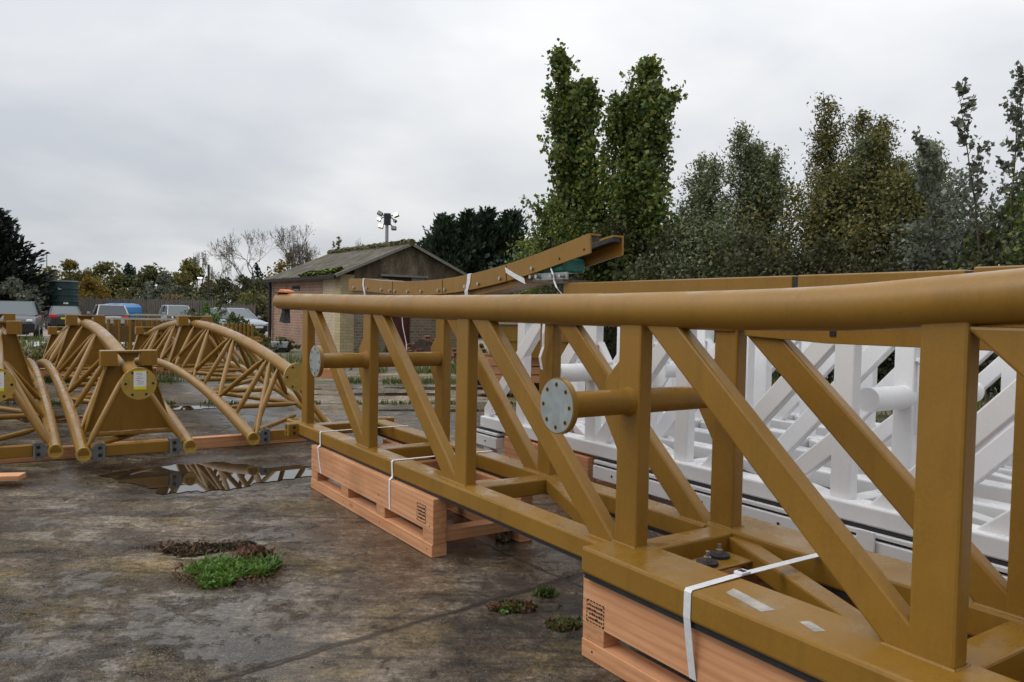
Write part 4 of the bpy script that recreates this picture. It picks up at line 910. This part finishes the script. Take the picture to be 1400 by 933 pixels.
# ------------------------------------------------------------------ fence, poles, tank, pampas
def fence(label, pxa, pxb, Ya, Yb, h=1.85):
    a = Vector((xat(pxa, Ya), Ya, 0)); b = Vector((xat(pxb, Yb), Yb, 0)); L = (b-a).length; an = math.atan2((b-a).y, (b-a).x)
    f = thing('board_fence', label, 'fence', a, an); rg = random.Random(2); mb_ = MB(); x = 0
    while x < L:
        w_ = rg.uniform(.13, .17); hh = h+rg.uniform(-.09, .06); mb_.box(x, x+w_, -.012+rg.uniform(-.008, .008), .012, .03, hh); x += w_+rg.uniform(.012, .05)
    mb_.build('boards', OLDWOOD, f)
    for z in (.45, 1.4): MB().box(0, L, .02, .07, z, z+.08).build('rail', OLDWOOD, f)
    x = 0
    while x < L: MB().box(x, x+.11, .071, .18, 0, h+.1).build('post', OLDWOOD, f); x += 2.8
    return f
fence('weathered brown board fence behind the parked cars', 30, 296, 58, 55, 2.0)
fence('short lighter end length of board fence left of the shed', 299, 348, 54.5, 54, 1.75)
tk = thing('storage_tank', 'dark green ribbed round storage tank behind the parked saloon', 'tank', (xat(87.5, 53), 53, 0))
prof = []; z = 0; zt = zat(87, 384, 53); rad = 17.3*53/F
GT = plain('green_tank_plastic', (.010, .040, .036), .45, 0, .15, 2)
n = 40; rings = []
k = 0
while z < zt-.12:
    rings += [(z, rad), (z+.30, rad), (z+.33, rad+.05), (z+.40, rad+.05), (z+.43, rad)]; z += .44
rings += [(zt-.06, rad), (zt, rad*.9), (zt+.02, 0.01)]
vs = [(r*math.cos(2*math.pi*i/n), r*math.sin(2*math.pi*i/n), zz_) for zz_, r in rings for i in range(n)]
MB().add(vs, [(a*n+i, a*n+(i+1) % n, (a+1)*n+(i+1) % n, (a+1)*n+i) for a in range(len(rings)-1) for i in range(n)]).build('shell', GT, tk, smooth=True)
MB().tube([(0, 0, zt), (0, 0, zt+.08)], .25, 20).build('lid', GT, tk, smooth=True)
for px_, py_ in ((92, 395), (99, 415)):
    zc = zat(px_, py_, 52); xx = (px_-87.5)*53/F; q = MB(); q.box(xx-.08, xx+.08, -rad-.06, -math.sqrt(max(.01, rad*rad-xx*xx))+.02, zc-.05, zc+.05); q.build('white_fitting', LABEL, tk)
def pole(name, label, px, top, Y, r, m, cat='pole'):
    t = thing(name, label, cat, (xat(px, Y), Y, 0)); MB().tube([(0, 0, 0), (0, 0, zat(px, top, Y))], [r, r*.7], 10).build('pole', m, t, smooth=True); return t
t = pole('mast', 'thin pale mast rising left of the green tank', 64, 347, 75, .07, plain('pale_metal', (.4, .42, .45), .5))
MB().box(-.35, .35, -.02, .02, zat(64, 370, 75), zat(64, 370, 75)+.05).build('cross_bar', GALV, t)
t = pole('telegraph_pole', 'dark wooden pole with a small lit lamp left of the bare trees', 285, 362, 64, .12, BARK)
zl = zat(276, 380, 64)
MB().beam((0, 0, zl), (-.6, -.1, zl+.05), .05, .05).build('lamp_arm', DARKSTEEL, t)
lampm = NT('lit_lamp'); lampm.set(Base_Color=(.9, .9, .85), Emission_Color=(1, .97, .88), Emission_Strength=2.2); LAMPM = lampm.m
MB().box(-.85, -.5, -.2, .0, zl-.05, zl+.03).build('lamp_head', LAMPM, t, bevel=.02)
# floodlight mast
YF = 41.5; fx = xat(528, YF); fm = thing('floodlight_mast', 'floodlight mast with six lamp heads, two brightly lit, behind the shed roof', 'floodlight', (fx, YF, 0))
def FL(px, py): return Vector((at(px, py, YF).x-fx, 0, zat(px, py, YF)))
MB().tube([(0, 0, 0), tuple(FL(529, 307))], [.13, .085], 14).build('pole', GALV, fm, smooth=True)
a, b = FL(525.5, 292), FL(534, 308)
MB().box(a.x, b.x, -.17, .17, b.z, a.z).build('hub_box', DARKSTEEL, fm, bevel=.03)
hot = NT('hot_lamp'); hot.set(Base_Color=(1, .95, .8), Emission_Color=(1, .86, .56), Emission_Strength=1.7); HOT = hot.m
for px_, py_, lit, sz, tilt in ((519.5, 291.5, 0, 3.6, .5), (541, 293.5, 1, 3.6, -.4), (518, 300, 2, 2.4, .3), (520.5, 309, 1, 3.3, .2), (538, 311.5, 0, 3.4, 0), (539.5, 302, 0, 2.2, -.9)):
    c = FL(px_, py_); s_ = sz*YF/F
    hd_ = MB().box(-s_, s_, -.02, .22, -s_*.72, s_*.72).build('lamp_head', DARKSTEEL, fm, bevel=.02); hd_.location = c; hd_.rotation_euler = (R(-12), tilt, 0)
    g = MB().box(-s_*.9, s_*.9, -.035, -.0205, -s_*.62, s_*.62).build('lamp_glass', HOT if lit == 1 else LAMPM if lit else GALV, hd_)
    hub = FL(526.5 if px_ < 530 else 533, 296 if py_ < 304 else 306)
    MB().tube([tuple(hub), (c.x, .1, c.z)], .03, 8).build('lamp_arm', DARKSTEEL, fm)
pg = thing('pampas_grass', 'pale feathery pampas grass behind the fence', 'plant', (xat(236, 60), 60, 0))
P = []; D = []
for k in range(34):
    az = random.uniform(0, 6.28); h = zat(236, 404, 60)*random.uniform(.78, 1.02); L = random.uniform(.1, .75)
    e = Vector((math.cos(az)*L, math.sin(az)*L, h)); 
    for j in range(46): f = .7+.32*random.random(); q = e*f; P.append((q.x+random.gauss(0, .04), q.y+random.gauss(0, .04), h*f)); D.append((math.cos(az)*.3, math.sin(az)*.3, 1.4))
quads_obj('plumes', leaves_at(np.array(P), .2, 2.5, np.array(D)), L_STRAW, pg)
P = np.array([(random.gauss(0, .4), random.gauss(0, .4), random.uniform(.05, 1.6)) for _ in range(900)]); quads_obj('blades', leaves_at(P, .5, 9, np.array([[0, 0, 1.6]]*900)), L_GRASS, pg)
pg2 = bush('small tuft of pale pampas beside the green tank', 107, 405, 5, 60, L_STRAW, 260, .2, 'pampas_grass', 'plant', trunk=False)

# ------------------------------------------------------------------ cars
GLASS = NT('car_glass').set(Base_Color=(.035, .045, .052), Roughness=.08, IOR=1.6); TYRE = BLACK
GLASSL = NT('pale_car_glass').set(Base_Color=(.13, .155, .165), Roughness=.12, IOR=1.5)
TAIL = NT('tail_lamp').set(Base_Color=(.35, .01, .015), Roughness=.2, Emission_Color=(.6, .02, .03), Emission_Strength=.25)
HEADL = NT('headlamp').set(Base_Color=(.75, .77, .8), Roughness=.12, IOR=1.6)
def carpaint(n, c): t = NT(n); t.set(Base_Color=c, Roughness=.35, Metallic=.0, Coat_Weight=.4, Coat_Roughness=.1); return t.m
def car(name, label, loc, rz, pm, L=4.5, W=1.8, Hh=1.5, belt=.95, hood=.9, ws=(.75, .1), rear=(-1.75, -1.35), boot=None, glass=None, tail=True, gz_=.56):
    """local +y is forward"""
    t = thing(name, label, 'car', loc, rz, 'cars parked along the fence'); hl = L/2; w = W/2
    st = [(-hl, .42, .75, .84), (-hl+.06, .30, boot or belt-.02, .93), (-hl+.5, .24, boot or belt, .99), (-.6, .22, belt, 1), (.8, .22, belt-.01, 1), (ws[0]+.15, .22, belt-.01, .99), (hl-.7, .24, hood, .97), (hl-.15, .28, hood-.14, .9), (hl-.02, .36, hood-.28, .82), (hl, .42, .58, .76)]
    st = sorted(st); ring = lambda y, zl, zh, k: [(-w*k*.86, y, zl), (-w*k*.99, y, zl+.12), (-w*k, y, (zl+zh)/2), (-w*k*.96, y, zh-.08), (-w*k*.82, y, zh-.005), (0, y, zh+.025), (w*k*.82, y, zh-.005), (w*k*.96, y, zh-.08), (w*k, y, (zl+zh)/2), (w*k*.99, y, zl+.12), (w*k*.86, y, zl)]
    vs = []; n = 11
    for s_ in st: vs += ring(*s_)
    fs = [(a*n+i, a*n+(i+1) % n, (a+1)*n+(i+1) % n, (a+1)*n+i) for a in range(len(st)-1) for i in range(n)]+[tuple(range(n)), tuple(range((len(st)-1)*n, len(st)*n))]
    o = MB().add(vs, fs).build('body', pm, t, smooth=True); sb = o.modifiers.new('s', 'SUBSURF'); sb.levels = sb.render_levels = 1
    y0, y1, y2, y3 = rear[0], rear[1], ws[1], ws[0]; zb, zt = belt-.04, Hh-.035; wb, wt = w*.90, w*.70
    MB().add([(-wb, y0, zb), (wb, y0, zb), (wb, y3, zb), (-wb, y3, zb), (-wt, y1, zt), (wt, y1, zt), (wt, y2, zt), (-wt, y2, zt)], [(0, 3, 2, 1), (4, 5, 6, 7), (0, 1, 5, 4), (1, 2, 6, 5), (2, 3, 7, 6), (3, 0, 4, 7)]).build('windows', glass or GLASS, t, bevel=.03)
    rf = MB(); rf.add([(-wt-.03, y1-.04, zt-.05), (wt+.03, y1-.04, zt-.05), (wt+.03, y2+.04, zt-.05), (-wt-.03, y2+.04, zt-.05), (-wt*.9, y1+.08, zt+.035), (wt*.9, y1+.08, zt+.035), (wt*.9, y2-.1, zt+.035), (-wt*.9, y2-.1, zt+.035)], [(0, 3, 2, 1), (4, 5, 6, 7), (0, 1, 5, 4), (1, 2, 6, 5), (2, 3, 7, 6), (3, 0, 4, 7)])
    rf.build('roof', pm, t, bevel=.03)
    for sx in (-1, 1):
        for (ya, yb) in ((y0, y1), (y3, y2)):
            MB().beam((sx*wb, ya, zb), (sx*(wt+.01), yb, zt), .07, .07).build('pillar', pm, t, bevel=.02)
        ym = (y1+y2)/2-.1; MB().beam((sx*(wb+.005), ym, zb), (sx*(wt+.012), ym, zt), .03, .08).build('pillar', BLACK, t)
        m_ = MB().box(min(sx*(w+.02), sx*(w+.20)), max(sx*(w+.02), sx*(w+.20)), ws[0]-.2, ws[0]-.08, belt+.0, belt+.14).build('wing_mirror', pm, t, bevel=.03)
        for yw in (-hl+.85, hl-.88):
            wh = MB(); wh.tube([(sx*(w-.2), yw, .33), (sx*(w+.005), yw, .33)], .33, 24); wo2 = wh.build('wheel', TYRE, t, smooth=True)
            rm = MB(); rm.tube([(sx*(w-.0), yw, .33), (sx*(w+.012), yw, .33)], .21, 10); rm.build('rim', GALV, wo2)
        MB().box(min(sx*w*.56, sx*w*.80), max(sx*w*.56, sx*w*.80), hl-.22, hl-.01, hood-.27, hood-.15).build('headlight', HEADL, t, bevel=.05)
        MB().box(min(sx*w*.48, sx*w*.93), max(sx*w*.48, sx*w*.93), -hl-.015, -hl+.2, (boot or belt)-.22, (boot or belt)-.06).build('tail_light', TAIL, t, bevel=.03)
    MB().box(-w*(.62 if gz_ < .6 else .88), w*(.62 if gz_ < .6 else .88), hl-.09, hl+.025, .30, gz_).build('grille', BLACK, t, bevel=.02)
    MB().box(-w*.66, w*.66, hl-.12, hl+.012, .22, .32).build('air_intake', INK, t)
    MB().box(-.26, .26, hl+.026, hl+.034, gz_-.14, gz_-.03).build('number_plate', LABEL, t)
    MB().box(-.26, .26, -hl-.03, -hl-.016, .66, .77).build('number_plate', YEL, t)
    MB().box(-w*.8, w*.8, -hl-.03, -hl+.1, .30, .44).build('rear_bumper', BLACK, t, bevel=.03)
    return t
def face_cam(p, extra=0):      # rotation that points local +y at the camera
    return math.atan2(-p[1], -p[0])-math.pi/2+extra
p = Vector((xat(21, 34.8), 34.8, 0)); car('parked_car', 'dark grey off-roader facing the camera at the left edge', p, face_cam(p, R(-4)), carpaint('grey_car_paint', (.028, .028, .034)), 4.7, 1.95, 1.64, 1.06, 1.02, (.95, .25), (-2.15, -1.7), glass=GLASSL, gz_=.70)
p = Vector((xat(87, 46.8), 46.8, 0)); car('parked_car', 'dark saloon seen from behind in front of the green tank', p, face_cam(p, R(183)), carpaint('black_car_paint', (.02, .022, .03)), 4.6, 1.8, 1.42, .92, .88, (.9, .05), (-1.75, -1.05), boot=.98, glass=GLASSL)
p = Vector((xat(149, 47.5), 47.5, 0)); car('parked_car', 'silver hatchback seen from behind next to the blue trailer', p, face_cam(p, R(186)), carpaint('silver_car_paint', (.45, .46, .48)), 4.1, 1.85, 1.55, .95, .88, (.9, .2), (-2.0, -1.45))
p = Vector((xat(242, 51.5), 51.5, 0)); car('parked_car', 'small pale car half hidden by green weeds', p, face_cam(p, R(12)), carpaint('pale_car_paint', (.32, .36, .42)), 3.9, 1.7, 1.6, .98, .92, (.9, .3), (-1.8, -1.5), glass=GLASSL)
p = Vector((xat(322, 44.5), 44.5, 0)); car('parked_car', 'silver car with bright headlight behind grass near the shed', p, face_cam(p, R(35)), carpaint('silver_blue_car_paint', (.30, .33, .38)), 4.3, 1.78, 1.5, .93, .88, (.95, .15), (-1.85, -1.3), glass=GLASSL)
# blue rounded hood trailer
YB = 52; bt_ = thing('covered_trailer', 'bright blue rounded trailer cover behind the silver hatchback', 'trailer', (xat(163, YB), YB, 0))
BLUE = plain('blue_cover', (.035, .22, .50), .4, 0, .12, 1.5); zt = zat(163, 415.5, YB)
wv = 17*YB/F
pr = [(-wv, .5), (-wv, zt-.55), (-wv*.93, zt-.22), (-wv*.72, zt-.03), (-wv*.3, zt+.03), (wv*.3, zt+.03), (wv*.72, zt-.03), (wv*.93, zt-.22), (wv, zt-.55), (wv, .5)]
MB().prism(pr, 1, -.8, 1.6).build('cover', BLUE, bt_, bevel=.12, seg=4)
MB().box(-wv, wv, -.8, 1.6, .42, .5).build('chassis', DARKSTEEL, bt_)
for sx in (-1, 1):
    q = MB(); q.tube([(sx*(wv-.2), .4, .32), (sx*wv, .4, .32)], .32, 20); q.build('wheel', TYRE, bt_, smooth=True)

# ------------------------------------------------------------------ stacks and sheets in the middle distance
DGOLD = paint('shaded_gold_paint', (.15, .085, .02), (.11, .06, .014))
def rack(label, px, Y, Lx, rz, top=1.25, n=8, h=.95, posts=True):
    t = thing('gold_rack', label, 'rack', (xat(px, Y), Y, 0), rz, 'gold post racks in the middle distance')
    for k in range(n):
        x = Lx*k/(n-1)
        for y in (0, .8): MB().tube([(x, y, 0), (x, y, h)], .035 if k % 2 else .05, 8).build('post', GOLD, t, smooth=True)
    for y in (0, .8):
        MB().box(-.1, Lx+.1, y-.04, y+.04, h, h+.045).build('top_rail', plain('pale_rail', (.45, .42, .36), .5) if 'pale_rail' not in bpy.data.materials else bpy.data.materials['pale_rail'], t)
        MB().box(-.05, Lx+.05, y-.012, y+.012, .42, h-.2).build('side_panel', DGOLD, t)
        MB().box(0, Lx, y-.03, y+.03, .16, .22).build('bottom_rail', GOLD, t)
    return t
rack('long gold post rack between the arched trusses', 148, 24, 1.9, R(14), h=1.12, n=7)
rack('gold post rack farther right below the fence', 176, 26.5, 1.7, R(5), h=1.22, n=6)
rack('small gold post rack left of the middle truss', 103, 25, .9, R(-8), h=1.1, n=4)
t = thing('grass_filled_rack', 'low gold row of short tubes overgrown with grass behind the right truss', 'rack', (xat(302, 27), 27, 0), R(3))
for k in range(9): MB().tube([(k*.135, 0, .55), (k*.135, 0, 1.0)], .045, 8).build('tube', GOLD, t, smooth=True)
MB().box(-.3, 1.35, -.12, .12, .44, .55).build('beam', GOLD, t); MB().box(-.3, 1.4, -.15, .15, .40, .436).build('pale_strip', WOODX, t)
for x in (-.2, 1.2): MB().box(x, x+.1, -.1, .1, 0, .40).build('leg', GOLD, t)
def flat_sheet(label, pts):
    o = MB().prism([(p[0], p[1]) for p in pts], 2, .09, .13).build('metal_sheet', SHEET, None); tag(o, label, 'sheet', 'pale sheets lying on the ground'); return o
def gp2(px, py): 
    r = ray(px, py); k = (.13-H)/r.z; return (r.x*k, r.y*k)
flat_sheet('pale grey sheet lying left of the middle truss', [gp2(42, 467.5), (gp2(82, 467.5)), gp2(86, 480), gp2(52, 480)])
flat_sheet('pale grey sheet lying behind the middle truss', [gp2(165, 468), (gp2(188, 468.5)), gp2(196, 476), gp2(172, 476)])
def gold_skip(label, px, Y, w_, h0, h1):
    t = thing('gold_box_section', label, 'steel box', (xat(px, Y), Y, 0), HD*.2, 'gold box sections behind the white frames')
    MB().box(0, w_, 0, 2.2, h0+.1, h1).build('body', GOLD, t, bevel=.02)
    MB().box(-.04, w_+.04, -.04, 2.24, h1+.001, h1+.07).build('pale_lid', plain('dusty_board', (.38, .35, .3), .8) if 'dusty_board' not in bpy.data.materials else bpy.data.materials['dusty_board'], t)
    MB().box(-.03, w_+.03, -.03, 2.2, (h0+h1)/2+.06, (h0+h1)/2+.10).build('rib', GOLD, t)
    for y in (.2, 1.8):
        for k in range(3): MB().box(-.2, w_+.2, y, y+.14, h0-.05-.16*k, h0+.09-.16*k).build('timber_bearer', WOODX, t)
    return t
gold_skip('gold steel box on timber bearers seen under the tube near the white posts', 683, 14.6, 1.3, .62, 1.36)
# rubble by the shed door
rb = thing('rubble_heap', 'heap of broken red bricks against the shed door', 'rubble', (xat(585, 25.6), 25.6, 0)); rg = random.Random(9); mb_ = MB()
for k in range(260):
    a, r = rg.uniform(0, 6.28), abs(rg.gauss(0, .8)); h = max(.04, .75-.55*r)*rg.uniform(.3, 1); x, y = r*math.cos(a)*1.2, r*math.sin(a)*.7
    e = Matrix.Rotation(rg.uniform(0, 6.28), 3, 'Z') @ Matrix.Rotation(rg.uniform(-.6, .6), 3, 'X'); hs = (.11*rg.uniform(.5, 1), .05, .035)
    vs = [e @ Vector((sx*hs[0], sy*hs[1], sz*hs[2]))+Vector((x, y, h)) for sz in (-1, 1) for sx, sy in ((-1, -1), (1, -1), (1, 1), (-1, 1))]
    mb_.add(vs, [(0,3,2,1),(4,5,6,7),(0,1,5,4),(1,2,6,5),(2,3,7,6),(3,0,4,7)])
mb_.build('brick_pile', plain('broken_brick', (.20, .085, .055), .9, 0, .35, 6), rb)['kind'] = 'stuff'
q = MB().prism([(-.9, 0), (.9, 0), (.5, .5), (-.2, .68)], 1, -.4, .4).build('earth', plain('earth', (.08, .055, .04), .95, 0, .3, 8), rb)
t = thing('scrap_trough', 'grey metal trough lying in weeds by the long shed wall', 'trough', (xat(383, 27.5), 27.5, 0), R(20)); MB().prism([(-.25, .16), (.25, .16), (.3, .38), (-.3, .38)], 1, 0, .35).build('body', SHEET, t, bevel=.02); MB().box(-.22, .22, .05, .3, 0.0, .16).build('stand', BLACK, t)
# ------------------------------------------------------------------ weeds and grass
def blades(P, h, w_, lean=.5):
    n = len(P); az = RNG.uniform(0, 6.283, n); hh = h*RNG.uniform(.5, 1.2, n); l_ = lean*hh*RNG.uniform(.1, 1, n); d = np.stack([np.cos(az), np.sin(az), 0*az], 1); s_ = np.stack([-np.sin(az), np.cos(az), 0*az], 1)*(w_*RNG.uniform(.6, 1.2, n)/2)[:, None]
    mid = P+d*(l_*.35)[:, None]+np.array([0, 0, 1.])*(hh*.62)[:, None]; tipp = P+d*l_[:, None]+np.array([0, 0, 1.])*hh[:, None]
    a = np.stack([P-s_, P+s_, mid+s_*.85, mid-s_*.85], 1); b = np.stack([mid-s_*.85, mid+s_*.85, tipp+s_*.1, tipp-s_*.1], 1); return np.concatenate([a, b])
def scatter(n, cx, cy, sx, sy, z=.005): 
    r = RNG.normal(size=(n, 2)); return np.stack([cx+r[:, 0]*sx, cy+r[:, 1]*sy, np.full(n, z)], 1)
def lpts(px, py): r = ray(px, py); k = -H/r.z; return r.x*k, r.y*k
SOIL = plain('wet_soil', (.035, .024, .014), .8, 0, .4, 30)
def patch(label, cx, cy, rx, ry, n, h, m, lab_m=None, dead=0, rz=.3, name='weed_clump'):
    t = thing(name, label, 'weed', (cx, cy, 0)); r = np.sqrt(RNG.uniform(0, 1, n)); a = RNG.uniform(0, 6.283, n)*1.0; rr = r*(1+.22*np.sin(3*a+1)+.15*np.sin(5*a+cx)); x, y = rr*np.cos(a)*rx, rr*np.sin(a)*ry
    P = np.stack([x*math.cos(rz)-y*math.sin(rz), x*math.sin(rz)+y*math.cos(rz), np.full(n, .002)], 1)
    hs = 1-.55*r
    k_ = 48; sv = [(0, 0, .012)]; 
    for q_ in range(k_):
        a_ = 2*math.pi*q_/k_; r_ = (1.08+.16*math.sin(3*a_+1)+.1*math.sin(7*a_+cx*9)+.07*math.sin(13*a_)); x_, y_ = r_*math.cos(a_)*rx, r_*math.sin(a_)*ry; sv.append((x_*math.cos(rz)-y_*math.sin(rz), x_*math.sin(rz)+y_*math.cos(rz), .0015))
    MB().add(sv, [(0, 1+q_, 1+(q_+1) % k_) for q_ in range(k_)]).build('soil', SOIL, t, smooth=True)
    V = np.concatenate([blades(P[i::4], h*k, .014, 1.3) for i, k in enumerate((.8, .65, .5, .4))]); quads_obj('blades', V, m, t)
    n2 = int(n*1.6); i2 = RNG.integers(0, n, n2); Q = P[i2]+np.stack([RNG.normal(0, .01, n2), RNG.normal(0, .01, n2), RNG.uniform(.1, .85, n2)*h*hs[i2]], 1)
    quads_obj('leaves', leaves_at(Q, .036, 1.7, np.array([0, 0, .3])), m, t)
    if dead:
        a = RNG.uniform(0, 6.283, dead); k = RNG.uniform(.8, 1.35, dead); Q = np.stack([np.cos(a)*k*rx, np.sin(a)*k*ry, RNG.uniform(.004, .04, dead)], 1); quads_obj('dead_leaves', leaves_at(Q, .035, 2.2), L_RED, t)
    return t
x, y = lpts(315, 784); patch('bright green weed clump growing from the concrete in the foreground', x, y, .25, .20, 1500, .085, L_LIME, dead=200)
x, y = lpts(282, 752); t = patch('flat brown withered weed patch behind the green clump', x, y, .28, .10, 500, .03, leaf_mat('withered', [(.03, .022, .012), (.06, .042, .02), (.10, .075, .03)]), dead=120)
x, y = lpts(347, 765); patch('small dry reddish weed at the right of the green clump', x, y, .10, .08, 160, .11, L_RED, dead=40)
x, y = lpts(700, 834); patch('small weed in the slab joint below the gold chord', x, y, .10, .04, 110, .035, L_LIME, dead=170)
x, y = lpts(772, 858); patch('mossy grass tuft beside the nearest pallet', x, y, .08, .05, 110, .05, L_GRASS, dead=30)
x, y = lpts(745, 815); patch('thin grass tuft in the slab joint left of the nearest pallet', x, y, .06, .03, 50, .06, L_GRASS)
x, y = lpts(690, 738); patch('sprig of dry grass beside the far pallet end', x, y, .06, .05, 46, .16, L_STRAW)
x, y = lpts(1000, 640)
# joint grass (uncountable)
V = []
for off, sg_, n, h in ((.08, .06, 2600, .07), (3.95, .16, 5200, .14), (6.9, .3, 5000, .22)):
    xs = RNG.uniform(-11, 7, n); k = (np.sin(xs*2.1)+np.sin(xs*5.3+1)+np.sin(xs*.7+2)) > -.5; xs = xs[k]
    P = np.stack([xs, 13.38+.17*xs+off+RNG.normal(0, sg_, len(xs)), np.full(len(xs), .0)], 1); V.append(blades(P, h, .02, .8))
P = np.stack([RNG.uniform(-14, -5.5, 5000), RNG.uniform(15.5, 22, 5000), np.zeros(5000)], 1); k = np.sin(P[:, 0]*1.3)+np.sin(P[:, 1]*1.7+P[:, 0]*.5) > .2; V.append(blades(P[k], .14, .025, .8))
g = quads_obj('joint_grass', np.concatenate(V), L_GRASS); tag(g, 'short green grass growing in the joints of the yard slabs', 'grass', None, 'stuff')
n = 9000; P = np.stack([RNG.uniform(-24, 4, n), RNG.uniform(20, 33, n), np.zeros(n)], 1); k = (np.sin(P[:, 0]*.9)+np.sin(P[:, 1]*1.1+2)+np.sin(P[:, 0]*.35+P[:, 1]*.5)) > .35
g = quads_obj('rough_grass', blades(P[k], .28, .04, .7), L_GRASS); tag(g, 'rough tufted grass between the yard and the parked cars', 'grass', None, 'stuff')
n = 2600; P = np.stack([RNG.uniform(1, 22, n), RNG.uniform(9, 22, n), np.zeros(n)], 1); g = quads_obj('bank_grass', blades(P, .3, .04, .7), L_GRASS); tag(g, 'dark undergrowth grass behind the white frames', 'grass', None, 'stuff')
# small debris on the wet concrete
n = 900; P = np.stack([RNG.uniform(-5, .8, n), 2.4+RNG.uniform(0, 1, n)**.8*5.7, RNG.uniform(.004, .008, n)], 1)
V = leaves_at(P, .02*RNG.uniform(.35, 1.5, n)**1.5, 1.4); V[:, :, 2] = .004+np.abs(V[:, :, 2]-.006)*.5
g = quads_obj('debris', V, leaf_mat('debris', [(.012, .010, .008), (.03, .022, .014), (.12, .07, .035)])); tag(g, 'scattered specks of grit and leaf litter on the wet concrete', 'litter', None, 'stuff')
# shrubs and tall weeds in front of the parked cars
WD = 'tall weeds in front of the parked cars'
for lab, px, top, hw, Y, mm, n, h0 in (('green bushy weeds left of the pale car', 262, 421, 24, 36, L_GRN, 1500, 0), ('leafy green weed plant beside the pale car', 283, 414, 16, 37, L_LIME, 700, 0), ('tall green weeds before the short fence', 300, 412, 14, 40, L_GRN, 700, 0), ('yellow green grass clump before the silver car', 318, 428, 26, 29, L_GRASS, 1300, 0),
        ('scrubby dry weeds at the corner of the shed', 350, 456, 22, 31, L_OLV, 1000, 0), ('low weeds by the shed drainpipe', 385, 462, 20, 28, L_GRN, 900, 0), ('dark shrub below the silver car', 336, 446, 20, 33, L_OLV, 1000, 0), ('small rounded weed bush left of the racks', 60, 470, 26, 21, L_OLV, 900, 0), ('weeds by the white frame end under the tube', 660, 470, 16, 17, L_OLV, 1400, 0), ('low weeds right of the shed door', 640, 486, 22, 21, L_GRASS, 900, 0), ('weedy bank behind the white posts', 745, 478, 30, 16, L_OLV, 2000, 0)):
    bush(lab, px, top, hw, Y, mm, n, .13 if Y > 25 else .08, 'weed_bush', 'weed', WD, trunk=False, clump=20, dropz=np.array([0, 0, .6]))
